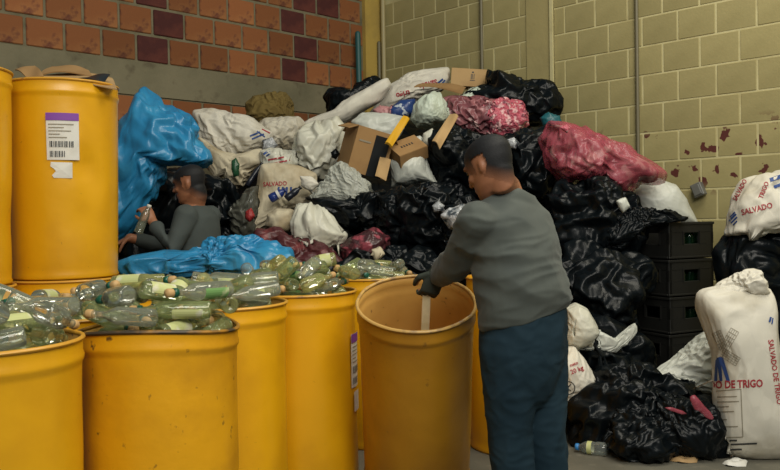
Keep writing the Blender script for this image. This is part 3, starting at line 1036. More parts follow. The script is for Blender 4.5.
STOP = {}; LAB = {}
for kind in range(3):
    L = LEN[kind]
    STOP[kind, 'cork'] = small_mesh('stopper', [(.001, L - .002), (.0140, L - .002), (.0150, L + .003), (.0155, L + .018), (.013, L + .023), (.001, L + .026)], 'cork')
    STOP[kind, 'green'] = small_mesh('stopper', [(.0135, L - .030), (.0150, L - .030), (.0155, L + .002), (.014, L + .004), (.001, L + .004)], 'green_cap')
    STOP[kind, 'collar'] = small_mesh('collar', [(.0130, L - .018), (.0158, L - .018), (.0158, L - .002), (.0130, L - .002)], 'green_cap')
    STOP[kind, 'white'] = small_mesh('stopper', [(.0135, L - .026), (.0152, L - .026), (.0152, L + .003), (.014, L + .005), (.001, L + .005)], 'white_cap')
    b, r = BODY[kind]
    for q in ('blabel', 'blabel2'):
        V = []; F = []
        for i in range(13):
            a = -1.5 + 3.0 * i / 12
            for z in (.026, b - .012): V.append(((r + .0008) * math.cos(a), (r + .0008) * math.sin(a), z))
        for i in range(12): F.append([2 * i, 2 * i + 2, 2 * i + 3, 2 * i + 1])
        me = bpy.data.meshes.new('paper_label'); me.from_pydata(V, [], F); me.materials.append(M[q]); LAB[kind, q] = me


def sample_pts(kind, d):
    s = np.linspace(.02, LEN[kind] + .01, 13)
    r = np.where(s < BODY[kind][0] + .012, BODY[kind][1], .016)
    return s[:, None] * d[None], r


def fill_drum(key, count, seed, where, hollow=.12, spread=.235, heap=.30):
    X, Y, H = DRUMS[key]
    rg = random.Random(seed)
    pts = np.zeros((0, 3)); rad = np.zeros(0)
    stuffV = []
    nlow = 13
    for i in range(nlow + count):
        best = None
        for tr in range(190):
            kind = rg.choice((0, 0, 1, 2)); yaw = rg.uniform(0, 2 * math.pi); tl = rg.uniform(-.22, .22)
            if i > nlow and rg.random() < .4: tl = rg.uniform(.25, .75) * (1 if rg.random() < .75 else -1)
            d = np.array([math.cos(yaw) * math.cos(tl), math.sin(yaw) * math.cos(tl), math.sin(tl)])
            q, r = sample_pts(kind, d); q = q - d * LEN[kind] / 2
            cr = spread * math.sqrt(rg.random()) * (1 if i < nlow + count * .55 else .72)
            ca = rg.uniform(0, 2 * math.pi)
            q = q + np.array([cr * math.cos(ca), cr * math.sin(ca), 0])
            hr = np.hypot(q[:, 0], q[:, 1])
            z = H - hollow - .02 - (q[:, 2] - r).min()
            if len(pts):
                dx = np.hypot(q[:, None, 0] - pts[None, :, 0], q[:, None, 1] - pts[None, :, 1]); RR = (r[:, None] + rad[None]) * 1.035
                hit = dx < RR
                if hit.any():
                    need = pts[None, :, 2] + np.sqrt(np.maximum(RR ** 2 - dx ** 2, 0)) - q[:, None, 2]
                    z = max(z, need[hit].max())
            zz = q[:, 2] + z
            inside = zz - r < H + .004
            if (hr[inside] + r[inside] > .258).any(): continue
            if (hr + r > .30).any(): continue
            score = (q[:, 2] + z).max() - abs(tl) * .10 - .25 * max(0, .2 - cr)*(i > nlow)
            if best is None or score < best[0]: best = (score, z, kind, d, q, r)
        if best is None: continue
        _, z, kind, d, q, r = best
        q = q + np.array([0, 0, z])
        if q[:, 2].max() > H + heap: continue
        pts = np.concatenate([pts, q]); rad = np.concatenate([rad, r])
        base = q[0] - d * .02
        rot = Vector((0, 0, 1)).rotation_difference(Vector(d))
        roll = rg.uniform(0, 6.28)
        Mx = Matrix.Translation(Vector(base) + Vector((X, Y, 0))) @ rot.to_matrix().to_4x4() @ Matrix.Rotation(roll, 4, 'Z')
        if i < nlow:
            Vb, Fb = lathe(bottle_profile(kind), 10)
            stuffV.append((np.array([(Mx @ Vector(v))[:] for v in Vb]), Fb)); continue
        cands = [m for kk, m in BL if kk == kind]
        me = rg.choices(cands, (5, 4, 3))[0]
        o = bpy.data.objects.new('glass_bottle', me); COL.objects.link(o); o.matrix_basis = Mx
        w = rg.random()
        look = 'clear'
        if w < .42:
            parts = [STOP[kind, 'cork'], STOP[kind, 'collar']] if rg.random() < .6 else [STOP[kind, 'cork']]
            look = 'tan stoppered'
        elif w < .52: parts = [STOP[kind, 'green']]; look = 'green capped'
        elif w < .57: parts = [STOP[kind, 'white']]; look = 'white capped'
        else: parts = []; look = 'open-necked'
        w = rg.random()
        if w < .28: parts.append(LAB[kind, 'blabel']); look += ', pale labelled'
        elif w < .36: parts.append(LAB[kind, 'blabel2']); look += ', green labelled'
        for pm in parts:
            c = bpy.data.objects.new(pm.name.split('.')[0], pm); COL.objects.link(c); c.parent = o
        shape = ('round', 'long-necked', 'stout')[kind]
        tint = {'clear_bottle_glass': 'clear', 'green_tinted_glass': 'greenish', 'olive_tinted_glass': 'olive'}[me.materials[0].name]
        cq = q.mean(0); side = ('front' if cq[1] < -.05 else 'back' if cq[1] > .07 else 'middle') + (' left' if cq[0] < -.07 else ' right' if cq[0] > .07 else ' centre')
        tag(o, f'{look} {tint} {shape} bottle, {side} in {where}', 'bottle', f'glass bottles heaped in {where}')
    if stuffV:
        V, F = join(stuffV)
        mk('lower_layer_of_glass', V, F, 'glass_green', label=f'lower layer of glass bottles showing through the heap in {where}', cat='bottles', kind='stuff', group=f'glass bottles heaped in {where}')


for key, n, where in (('D1', 44, 'the drum at the left edge'), ('D2', 60, 'the grimy drum'), ('D3', 44, 'the drum behind the grimy one'),
                      ('D4', 46, 'the drum beside the empty one'), ('E1', 30, 'the drum behind the two nearest'), ('E2', 32, 'the drum below the stacked one'),
                      ('B1', 22, 'the drum farthest back')):
    fill_drum(key, n, sum(map(ord, key)), where, heap={'B1': .08, 'E1': .08, 'E2': .06, 'D3': .105, 'D4': .15}.get(key, .135))
#SECTION heap
# ------------------------------------------------------------------ the heap of refuse in the corner
def heap_height(x, y):
    y = y - np.where(x < -.9, .42, .18)
    base = np.interp(y, [4.95, 5.25, 5.7, 6.1, 6.6, 7.2, 7.7, 8.6], [0, .55, .82, 1.12, 1.46, 1.86, 2.2, 2.35])
    base = np.where((np.hypot(x + .13, y + .18 - 4.75) < .36) | (np.hypot(x - .71, y + .18 - 4.55) < .36), 0, base)
    cap = np.interp(x, [-2.6, -2.1, -1.5, -1.0, .5, .9, 1.3, 1.55, 1.7], [.0, .9, 1.45, 9, 9, 1.45, 1.1, .3, .0])
    return np.minimum(base, cap)


gx = np.linspace(-2.6, 1.7, 130); gy = np.linspace(5.06, 8.7, 116)
GX, GY = np.meshgrid(gx, gy)
P = np.stack([GX.ravel(), GY.ravel()], 1)
for n in (NL, NR):
    d = (P - CC) @ n; P += np.where(d < .06, .06 - d, 0)[:, None] * n
hz = heap_height(P[:, 0], P[:, 1])
q = np.stack([P[:, 0] * 2.2, P[:, 1] * 2.2, hz * 2.2], 1)
hz = hz + (.09 * pn(q, 41) + .06 * facets(q, 42) + .03 * facets(q * 2.3, 44)) * np.clip(hz * 4, 0, 1)
hz = np.maximum(hz, .0)
nx, ny = len(gx), len(gy)
V = np.concatenate([np.column_stack([P, hz + .003]), np.column_stack([P, np.zeros(len(P))])]); F = []
for j in range(ny - 1):
    for i in range(nx - 1):
        k = j * nx + i; F.append([k, k + 1, k + nx + 1, k + nx])
top = np.array(F)
nn = nx * ny
ed = list(range(nx)) + [j * nx + nx - 1 for j in range(1, ny)] + [(ny - 1) * nx + i for i in range(nx - 2, -1, -1)] + [j * nx for j in range(ny - 2, 0, -1)]
F = top.tolist() + [[ed[(k + 1) % len(ed)], ed[k], ed[k] + nn, ed[(k + 1) % len(ed)] + nn] for k in range(len(ed))]
mk('refuse_heap', V, F, 'black_matte', kind='stuff', label='dark mass of crushed black plastic refuse under the bags in the corner', cat='refuse')
register(V[:nn], top)

BLK = 'black rubbish bags in the heap'
WHT = 'white sacks and bags in the heap'
b_ = bag
# ---- against the walls
b_('kraft_sack', [(246, 118), (246, 104), (252, 95), (268, 92), (284, 94), (291, 104), (292, 118), (280, 124), (258, 124)], 7.0, .14, 'card_olive', 'olive brown kraft paper sack on the heap against the cement beam', 'sack', amp=.03)
b_('black_rubbish_bag', [(323, 97), (328, 90), (340, 87), (352, 90), (358, 83), (372, 79), (382, 84), (376, 100), (350, 114), (328, 114)], 7.45, .2, 'black', 'black bag topmost in the corner beside the teal rod', 'bag', BLK)
b_('woven_sack', [(366, 118), (380, 100), (387, 88), (405, 78), (430, 72), (446, 70), (449, 80), (442, 90), (424, 96), (405, 104), (388, 114)], 7.35, .2, 'white_sack', 'white woven sack with upside-down red lettering at the top of the heap', 'sack', WHT, amp=.025)
b_('woven_sack', [(297, 130), (308, 119), (330, 116), (343, 102), (362, 91), (386, 79), (388, 88), (380, 102), (360, 114), (335, 126), (312, 135), (301, 137)], 6.95, .13, 'white_sack', 'long flat empty white sack slanting up towards the yellow column', 'sack', WHT, amp=.025)
b_('black_rubbish_bag', [(462, 96), (488, 88), (492, 76), (506, 81), (522, 84), (542, 86), (553, 98), (557, 113), (550, 126), (530, 130), (505, 122), (480, 110)], 7.0, .3, 'black', 'large black bag draped over the heap right of the upright carton', 'bag', BLK, amp=.05)
b_('plastic_scrap', [(540, 118), (548, 113), (560, 116), (562, 124), (552, 128), (542, 126)], 6.35, .05, 'teal', 'small teal plastic scrap beside the big pink bag', 'plastic', amp=.015, level=4)
b_('plastic_bag', [(455, 100), (463, 94), (478, 92), (485, 97), (480, 104), (466, 106)], 6.85, .07, 'green_white', 'small white plastic bag just below the upright carton', 'bag', WHT, amp=.02, level=4)
b_('plum_bag', [(445, 100), (460, 98), (480, 100), (496, 104), (503, 115), (499, 130), (485, 137), (465, 138), (450, 129), (444, 112)], 6.65, .25, 'plum', 'dusky plum plastic bag with a white sticker behind the man’s head', 'bag', amp=.045)
b_('pink_bag', [(488, 109), (504, 103), (520, 104), (530, 113), (530, 124), (519, 134), (503, 138), (490, 135), (485, 121)], 6.55, .22, 'pinkmesh', 'small pink bag of white shreds joined to the plum bag', 'bag', amp=.05)
b_('striped_bag', [(388, 110), (400, 102), (413, 101), (414, 114), (402, 121), (390, 119)], 6.85, .10, 'bluebag', 'navy blue striped plastic bag under the lettered white sack', 'bag', amp=.025, level=4)
b_('pink_packet', [(373, 110), (380, 106), (393, 109), (394, 117), (384, 118), (375, 115)], 6.85, .06, pmat('pale_pink_packet', (.48, .22, .22), .45, bump=(20, .4, .01)), 'pale pink crumpled packet beside the navy striped bag', 'packet', amp=.015, level=4)
b_('plastic_bag', [(411, 120), (415, 107), (425, 96), (437, 93), (447, 104), (451, 118), (446, 128), (430, 132), (416, 129)], 6.6, .24, 'green_white', 'pale green white knotted bag left of the plum bag', 'bag', WHT, amp=.04, knot=(436, 93), pleat=.03)
b_('plastic_bag', [(352, 122), (362, 113), (385, 114), (402, 117), (404, 128), (396, 142), (380, 144), (360, 136)], 6.65, .12, 'grey_bag', 'smooth pale grey bag behind the open cardboard box', 'bag', WHT, amp=.02)
# ---- left flank of white sacks
b_('woven_sack', [(256, 126), (264, 120), (280, 118), (299, 118), (305, 127), (301, 142), (286, 152), (270, 153), (258, 142)], 6.75, .2, 'grey_sack', 'grubby grey woven sack in front of the kraft sack', 'sack', WHT, amp=.03)
b_('woven_sack', [(197, 114), (216, 111), (236, 116), (252, 119), (263, 130), (271, 133), (268, 143), (255, 149), (236, 157), (218, 152), (207, 141), (200, 128)], 6.5, .16, 'white_sack', 'folded white sack at the left end of the heap against the red bricks', 'sack', WHT, amp=.03)
b_('woven_sack', [(200, 136), (214, 147), (236, 156), (258, 150), (264, 162), (252, 172), (242, 186), (229, 190), (224, 176), (214, 180), (208, 164)], 6.3, .12, 'beige_sack', 'ragged sack hanging below the folded white sack, above the seated worker', 'sack', WHT, amp=.03)
b_('woven_sack', [(296, 148), (301, 135), (316, 124), (336, 120), (344, 130), (342, 146), (344, 160), (334, 172), (314, 176), (300, 166)], 6.3, .25, 'white_bag', 'plump white sack with pleats left of the open cardboard box', 'sack', WHT, amp=.03, knot=(320, 124), pleat=.03)
b_('plastic_bag', [(262, 152), (280, 148), (300, 150), (304, 165), (296, 178), (276, 176), (262, 168)], 6.25, .16, 'white_bag', 'white printed bag wedged above the beige logo sack', 'bag', WHT, amp=.03)
b_('rubbish_bag', [(226, 214), (236, 196), (246, 187), (258, 186), (260, 206), (254, 230), (246, 238), (234, 234)], 5.9, .15, 'dark_film', 'dark grey see-through bag beside the worker under the blue plastic', 'bag', amp=.04)
sackG = b_('woven_sack', [(262, 164), (280, 166), (300, 168), (316, 176), (314, 195), (302, 207), (288, 214), (270, 224), (254, 233), (249, 228), (255, 206), (257, 182)], 5.95, .13, 'beige_sack', 'beige sack with blue logo and red lettering hanging down the heap', 'sack', WHT, amp=.025)
b_('plastic_bag', [(264, 226), (266, 214), (278, 207), (292, 210), (296, 222), (290, 232), (274, 234)], 5.72, .14, 'beige_sack', 'small cream knotted bag left of the round white bag', 'bag', WHT, amp=.03, level=4)
b_('black_rubbish_bag', [(120, 200), (135, 178), (165, 168), (200, 172), (228, 186), (240, 215), (238, 255), (215, 285), (150, 285), (118, 262)], 6.0, .3, 'black', 'black bags heaped behind the worker, left end of the pile'.replace('bags heaped', 'bag heaped'), 'bag', BLK, amp=.06, freq=4)
# ---- black bags of the middle
b_('black_rubbish_bag', [(426, 150), (434, 134), (452, 130), (480, 136), (502, 148), (506, 176), (492, 202), (460, 206), (434, 194)], 6.1, .28, 'black', 'black bag directly behind the head of the man in jeans', 'bag', BLK, amp=.06, freq=4)
b_('black_rubbish_bag', [(500, 140), (520, 132), (545, 130), (556, 150), (560, 180), (548, 205), (520, 206), (502, 190)], 6.1, .28, 'black', 'black bag between the man’s head and the big pink bag', 'bag', BLK, amp=.06, freq=4)
b_('black_rubbish_bag', [(312, 197), (335, 200), (355, 200), (372, 192), (386, 188), (398, 202), (396, 225), (372, 236), (346, 232), (326, 216)], 5.75, .25, 'black', 'black bag sagging below the clear grey bag', 'bag', BLK, amp=.06, freq=4)
b_('black_rubbish_bag', [(376, 196), (400, 188), (426, 186), (448, 192), (456, 215), (450, 246), (420, 254), (392, 248), (378, 226)], 5.6, .28, 'black', 'broad shiny black bag left of the man’s shoulder', 'bag', BLK, amp=.07, freq=4, level=6)
b_('black_rubbish_bag', [(440, 200), (470, 196), (490, 210), (500, 240), (490, 276), (456, 282), (438, 262), (436, 226)], 5.45, .28, 'black', 'black bag behind the reaching arm of the man in jeans', 'bag', BLK, amp=.06, freq=4)
b_('maroon_bag', [(262, 236), (280, 230), (300, 236), (330, 248), (345, 262), (336, 284), (300, 290), (266, 282), (256, 258)], 5.35, .2, 'maroon', 'dark maroon bag lying below the round white bag', 'bag', amp=.05)
b_('maroon_bag', [(336, 246), (350, 236), (372, 232), (384, 240), (382, 256), (366, 266), (346, 266)], 5.4, .16, pmat('red_black_bag', (.05, .015, .018), .35, var=[((.30, .06, .08), 11, .52, .6)], bump=(18, .6, .015)), 'small black bag with red scraps right of the round white bag', 'bag', amp=.04)
b_('black_rubbish_bag', [(338, 268), (356, 256), (385, 250), (420, 250), (440, 262), (444, 290), (420, 310), (360, 310), (340, 296)], 5.25, .2, 'black', 'lowest black bag seen just above the farthest bottle drum', 'bag', BLK, amp=.05, freq=4)
# ---- pale bags lying over them
b_('plastic_bag', [(389, 162), (400, 152), (412, 147), (425, 151), (432, 170), (438, 186), (420, 184), (405, 190), (390, 189)], 6.0, .17, 'grey_bag', 'pale grey white bag below the small carton', 'bag', WHT, amp=.035)
b_('plastic_bag', [(311, 198), (318, 184), (330, 168), (341, 163), (356, 172), (370, 184), (368, 197), (352, 204), (335, 203), (322, 198)], 5.72, .12, 'clear_film', 'see-through grey plastic bag under the open cardboard box', 'bag', WHT, amp=.03)
b_('plastic_bag', [(291, 240), (293, 222), (300, 208), (312, 203), (326, 211), (338, 223), (350, 236), (346, 245), (335, 253), (318, 257), (300, 250)], 5.5, .22, 'white_bag', 'round white knotted bag hanging lowest on the heap', 'bag', WHT, amp=.03, knot=(312, 203), pleat=.045, level=6)
b_('plastic_scrap', [(300, 252), (306, 249), (309, 255), (304, 258)], 5.3, .02, 'white_sack', 'tiny white scrap below the round white bag', 'plastic', amp=.006, level=3)
b_('plastic_scrap', [(443, 216), (450, 208), (460, 204), (470, 208), (472, 220), (462, 230), (450, 228)], 5.1, .08, 'silver', 'crumpled clear plastic on the black bags by the man’s shoulder', 'plastic', amp=.022, freq=9, level=4)
b_('plastic_scrap', [(432, 206), (438, 202), (444, 206), (442, 213), (434, 212)], 5.25, .04, 'silver', 'small blue white plastic scrap on the broad black bag', 'plastic', amp=.012, freq=9, level=4)

# ---- right flank
b_('plastic_bag', [(634, 196), (645, 184), (658, 179), (673, 184), (685, 200), (694, 224), (670, 226), (645, 216)], 5.95, .16, 'grey_bag', 'white bag slumped against the wall behind the black crates', 'bag', WHT, amp=.025)
b_('black_rubbish_bag', [(548, 200), (560, 186), (588, 182), (618, 194), (634, 200), (642, 218), (640, 248), (620, 264), (590, 270), (560, 264), (546, 240)], 5.6, .32, 'black', 'black bag carrying the big pink bag', 'bag', BLK, amp=.07, freq=4, level=6)
pk = b_('pink_bag', [(542, 150), (546, 136), (551, 126), (570, 125), (590, 131), (612, 137), (625, 142), (635, 155), (648, 164), (657, 174), (652, 182), (640, 181), (630, 189), (620, 197), (605, 187), (580, 183), (560, 179), (548, 168)], 5.75, .30, 'pink', 'big see-through pink bag of mixed waste by the block wall', 'bag', amp=.05, contents='pink_in', freq=3.4, level=6)
b_('black_rubbish_bag', [(548, 262), (570, 252), (610, 252), (640, 262), (646, 295), (636, 330), (600, 338), (566, 330), (550, 300)], 5.3, .3, 'black', 'tall black bag left of the crates, middle of its stack', 'bag', BLK, amp=.07, freq=4, level=6)
b_('black_rubbish_bag', [(556, 330), (590, 326), (630, 326), (646, 340), (650, 372), (636, 410), (600, 420), (560, 420), (545, 380)], 5.05, .32, 'black', 'black bag left of the crates, bottom of its stack', 'bag', BLK, amp=.06, freq=4, level=6)
# crates
def crate_stack():
    rot = math.radians(25)
    L, D, Hc = .40, .32, .25
    cr = np.array([(669 - 390) / FPX * 5.3, 5.3])
    ex = np.array([math.cos(rot), math.sin(rot)]); ey = np.array([-math.sin(rot), math.cos(rot)])
    names = ('bottom crate', 'second crate from the floor', 'middle crate', 'second crate from the top', 'top crate')
    for k in range(5):
        c = cr + ex * L / 2 + ey * D / 2
        root = empty('bottle_crate', (c[0], c[1], k * Hc), f'black plastic bottle crate, {names[k]} of the stack by the wall', 'crate', 'black bottle crates by the wall', rot=(0, 0, rot + (0.012, -.015, .01, -.008, .004)[k]))
        t = .012
        def wallpanel(w, axis, sgn):
            # wall with a hand hole: built from four strips and ribs
            parts = []
            zs = [(.004, .10), (.175, .246)]
            for a, b in zs: parts.append(box_vf(w, t, b - a, .003, (0, 0, (a + b) / 2)))
            for s in (-1, 1): parts.append(box_vf(w / 2 - .065, t, .076, .0, (s * (w / 4 + .0325), 0, .1375)))
            parts.append(box_vf(w + .012, t + .012, .018, .003, (0, 0, .237)))
            parts.append(box_vf(w + .006, t + .008, .014, .003, (0, 0, .011)))
            for s in (-1, 1): parts.append(box_vf(.008, t + .010, .09, .0, (s * .075, 0, .14)))
            V, F = join(parts)
            if axis == 'x': V = V + np.array([0, sgn * (D / 2 - t / 2), 0])
            else: V = place(V, (sgn * (L / 2 - t / 2), 0, 0), math.pi / 2)
            return V, F
        def wallpanel_solid(w, axis):
            V, F = join([box_vf(w, t, .24, .003, (0, 0, .124)), box_vf(w + .012, t + .012, .018, .003, (0, 0, .237))])
            return (V + np.array([0, D / 2 - t / 2, 0]), F) if axis == 'x' else (place(V, (L / 2 - t / 2, 0, 0), math.pi / 2), F)
        for ax, sg, w in (('x', -1, L), ('x', 1, L), ('y', -1, D - .03), ('y', 1, D - .03)):
            V, F = wallpanel(w, ax, sg) if sg < 0 else None or wallpanel_solid(w, ax); mk('side_panel', V, F, 'crate', parent=root, local=True, smooth=False)
        V, F = box_vf(L - .02, D - .02, .008, 0, (0, 0, .006)); mk('base_panel', V, F, 'crate', parent=root, local=True, smooth=False)
        for sx in (-1, 1):
            for sy in (-1, 1):
                V, F = box_vf(.03, .03, .243, .005, (sx * (L / 2 - .015), sy * (D / 2 - .015), .1255)); mk('corner_post', V, F, 'crate', parent=root, local=True, smooth=False)
        # dark green bottles inside, seen through the hand holes
        me = small_mesh('crate_bottle', [(.004, .004), (.030, .0), (.033, .006), (.033, .13), (.028, .155), (.015, .185), (.013, .222), (.0145, .226), (.012, .23)], 'glass_dark', 14)
        for bi, bx in enumerate((-.12, -.04, .04, .12)):
            for by in (-.10,):
                o = bpy.data.objects.new('crate_bottle', me); COL.objects.link(o)
                Mr = Matrix.Translation(root.location) @ Matrix.Rotation(root.rotation_euler.z, 4, 'Z') @ Matrix.Translation((bx, by, .012))
                o.matrix_basis = Mr
                tag(o, f'dark green bottle, {("first", "second", "third", "fourth")[bi]} from the left in the {names[k]}', 'bottle', 'green bottles in the black crates')
        V = root.location
    # register as an obstacle
    V, F = box_vf(L, D, Hc * 5, 0, (0, 0, Hc * 2.5)); V = place(V, (c[0], c[1], 0), rot)
    bm = bmesh.new(); vs = [bm.verts.new(v) for v in V]
    for f in F: bm.faces.new([vs[i] for i in f])
    bmesh.ops.recalc_face_normals(bm, faces=bm.faces[:]); bm.verts.index_update()
    register(np.array([v.co[:] for v in bm.verts]), [[v.index for v in f.verts] for f in bm.faces]); bm.free()


crate_stack()
b_('plastic_film', [(606, 244), (618, 226), (634, 211), (652, 208), (672, 212), (683, 221), (660, 222), (642, 228), (626, 242)], 5.3, .07, 'black', 'black plastic film pulled over the corner of the top crate', 'film', amp=.03, freq=5)
b_('wrapper', [(660, 219), (668, 215), (677, 219), (682, 223), (670, 223)], 5.4, .03, 'peel', 'tan crumpled wrapper on the top crate', 'wrapper', amp=.012, level=4, push=False)
b_('plastic_bag', [(565, 308), (575, 303), (586, 309), (594, 326), (596, 332), (588, 341), (575, 347), (565, 342)], 4.75, .12, 'white_bag', 'white plastic bag sticking out behind the man’s hip', 'bag', WHT, amp=.025)
sackV = b_('woven_sack', [(555, 352), (574, 347), (582, 358), (592, 378), (589, 389), (575, 397), (562, 404), (552, 398)], 4.65, .13, 'white_sack', 'white sack with red lettering and round emblem behind the man’s leg', 'sack', WHT, amp=.02)
b_('plastic_film', [(593, 346), (596, 333), (601, 331), (607, 338), (613, 341), (625, 332), (637, 320), (639, 331), (629, 345), (616, 353), (603, 352)], 4.72, .05, 'grey_bag', 'twisted strip of clear film on the black bags', 'film', amp=.02, freq=6)
b_('black_rubbish_bag', [(566, 412), (588, 380), (602, 366), (626, 366), (652, 370), (682, 384), (694, 398), (694, 424), (660, 432), (625, 441), (590, 446), (568, 442)], 4.62, .26, 'black', 'crumpled black bag on the floor behind the lying bottle', 'bag', BLK, amp=.06, freq=4.5, level=6)
b_('plastic_bag', [(649, 377), (660, 366), (680, 352), (700, 338), (713, 333), (722, 350), (726, 376), (714, 391), (690, 388), (668, 381)], 4.62, .10, 'grey_bag', 'crinkled translucent white bag leaning on the tall flour sack', 'bag', WHT, amp=.035)
b_('black_rubbish_bag', [(606, 440), (622, 420), (645, 404), (682, 397), (708, 402), (720, 420), (724, 442), (718, 457), (690, 459), (650, 458), (620, 454)], 4.33, .2, 'black', 'crumpled black bag on the floor against the tall flour sack', 'bag', BLK, amp=.06, freq=4.5, level=6)
b_('pink_tail', [(689, 397), (694, 394), (702, 402), (712, 413), (716, 421), (708, 420), (699, 412), (694, 410)], 4.12, .025, 'pink', 'pink plastic tail tied on the crumpled black bag', 'plastic', amp=.008, level=4)
b_('pink_strip', [(662, 406), (672, 407), (684, 411), (690, 416), (680, 414), (668, 410)], 4.14, .012, 'pink', 'thin pink plastic strip across the crumpled black bag', 'plastic', amp=.004, level=3)
# right edge stack
b_('black_rubbish_bag', [(722, 250), (730, 236), (760, 232), (800, 236), (830, 260), (836, 330), (830, 420), (800, 432), (745, 432), (724, 400), (718, 320)], 5.0, .22, 'black', 'tall black bag behind the flour sack at the right edge', 'bag', BLK, amp=.05, freq=3.5)
sackR = b_('woven_sack', [(724, 238), (727, 218), (732, 196), (742, 182), (758, 173), (780, 167), (812, 172), (832, 200), (828, 232), (806, 240), (770, 236), (745, 238)], 4.95, .24, 'white_sack', 'white lettered sack lying on top of the black bag at the right edge', 'sack', WHT, amp=.03, level=6)
sackT = b_('flour_sack', [(697, 300), (700, 292), (722, 286), (748, 284), (768, 286), (772, 300), (774, 330), (777, 370), (781, 410), (787, 446), (780, 462), (752, 461), (728, 457), (716, 440), (712, 400), (713, 350), (705, 325)], 4.26, .17, 'white_sack', 'tall standing white sack with a blue windmill and red lettering', 'sack', WHT, amp=.012, freq=3.0, box=.6, fold_amt=.30, grow=.99, level=6)
SV = b_('sack_mouth', [(712, 296), (722, 284), (734, 276), (746, 271), (756, 272), (762, 284), (768, 292), (758, 300), (735, 302)], 4.26, .11, 'white_sack', 'x', 'x', amp=.03, freq=6, push=False, reg=False)
SV.parent = sackT; SV.location = SV.location - sackT.location
for k in ('label', 'category', 'group'):
    if k in SV: del SV[k]
SV['label'] = 'gathered open mouth of the sack'

# ---- lettering and marks on the sacks
bt = raycast_tools(sackT)
print_marks('lettering', text_faces('DO DE TRIGO', 736, 384.5, 7.4, -2, .80, .03), sackT, bt, 'ink_red')
marks = [stroke((721, 381), (719, 360), 2.6), stroke((725, 381), (723.5, 360), 2.6), stroke((729, 381), (728, 361), 2.4), quad_faces([(716.5, 358), (728, 359), (731, 372), (714, 373)], 5)]
marks = [quad_faces([(718.5, 357), (723, 357), (730, 381), (726.5, 381)], 5), quad_faces([(716.5, 358), (720.5, 357), (722.5, 381), (719.5, 381)], 5), quad_faces([(715.5, 360), (718, 358), (717, 381), (714, 381)], 5)]
print_marks('windmill_tower', join(marks), sackT, bt, 'ink_blue')
bl = []
for (p, q) in (((722, 352), (735, 330)), ((722, 352), (738, 362)), ((724, 348), (716, 332))):
    p, q = np.array(p, float), np.array(q, float); d = (q - p); n = np.array([-d[1], d[0]]) / np.linalg.norm(d) * 9
    for f in (0, .25, .5, .75, 1): bl.append(stroke(p + n * (f - .5), q + n * (f - .5), .5))
    for f in np.linspace(.15, 1, 6): bl.append(stroke(p + d * f - n * .5, p + d * f + n * .5, .45, 3))
print_marks('windmill_sails', join(bl), sackT, bt, 'ink_grey')
tl = [stroke((716, 391), (741, 389), .8, 8), stroke((741, 389), (743, 437), .8, 8), stroke((718, 438), (743, 437), .8, 6)]
for i, y in enumerate((397, 402, 407, 412, 420, 427, 432)):
    tl.append(stroke((717, y), (717 + (20, 22, 12, 17, 10, 21, 9)[i], y - .6), .9, 6))
print_marks('printed_table', join(tl), sackT, bt, 'ink_grey')
tl = [stroke((722, 441), (737, 440.5), 1.6, 6), stroke((722, 445), (757, 443.5), 1.6, 8), stroke((724, 450), (742, 449.5), 1.6, 6)]
print_marks('printed_lines', join(tl), sackT, bt, 'ink_black')
print_marks('side_lettering', text_faces('SALVADO DE TRIGO', 775, 372, 5.2, 82, .95, .02), sackT, bt, 'ink_red')
print_marks('side_emblem', join([stroke((769.5, 322), (771, 317), 2), stroke((772, 324), (773, 318), 1.4)]), sackT, bt, 'ink_blue')
br = raycast_tools(sackR)
print_marks('lettering', text_faces('SALVADO', 757, 209, 5.6, -14, .9, .02), sackR, br, 'ink_red')
print_marks('lettering', text_faces('TRIGO', 764, 190, 4.6, -68, .9, .02), sackR, br, 'ink_red')
print_marks('lettering', text_faces('SALVADO', 740, 190, 4.6, -62, .8, .02), sackR, br, 'ink_red')
print_marks('emblem', join([stroke((729, 221), (736, 214), 2), stroke((731, 223), (737, 217), 1.6), stroke((730, 217), (735, 212), 1.4), stroke((733, 225), (737, 221), 1.4)]), sackR, br, 'ink_blue')
print_marks('emblem', join([stroke((770, 180), (788, 174), 4), stroke((774, 187), (790, 181), 3)]), sackR, br, 'ink_blue')
bv = raycast_tools(sackV)
print_marks('lettering', text_faces('20 kg', 577, 370, 4.6, -22, .95, .02), sackV, bv, 'ink_red')
print_marks('lettering', text_faces('neto', 574, 364, 3.4, -22, .95, .02), sackV, bv, 'ink_red')
ring = [stroke((568 + 7 * math.cos(a), 388 + 6.5 * math.sin(a)), (568 + 7 * math.cos(a + .42), 388 + 6.5 * math.sin(a + .42)), .9, 2) for a in np.arange(0, 6.28, .4)]
ring += [stroke((565, 391), (571, 384), 1.2), stroke((564, 386), (571, 391), .9)]
print_marks('round_emblem', join(ring), sackV, bv, 'ink_black')
bg = raycast_tools(sackG)
print_marks('lettering', text_faces('SALVADO', 275, 184, 4.2, -3, .9, .02), sackG, bg, 'ink_red')
print_marks('emblem', join([stroke((276 + 5 * i, 197), (279 + 4 * i, 187), 2.0) for i in range(4)]), sackG, bg, 'ink_blue')
stop = [o for o in COL.objects if o.get('label', '').startswith('white woven sack with upside-down')][0]
bs = raycast_tools(stop)
print_marks('lettering', text_faces('trigo', 403, 94, 5.5, 166, .95, .03), stop, bs, 'ink_red')
print_marks('lettering', text_faces('Salvado', 428, 84, 5.5, 164, .8, .03), stop, bs, 'ink_red')
print_marks('emblem', join([stroke((437, 84), (443, 79), 2), stroke((441, 85), (445, 80), 1.6)]), stop, bs, 'ink_blue')
sA = [o for o in COL.objects if o.get('label', '').startswith('folded white sack')][0]
bs = raycast_tools(sA)
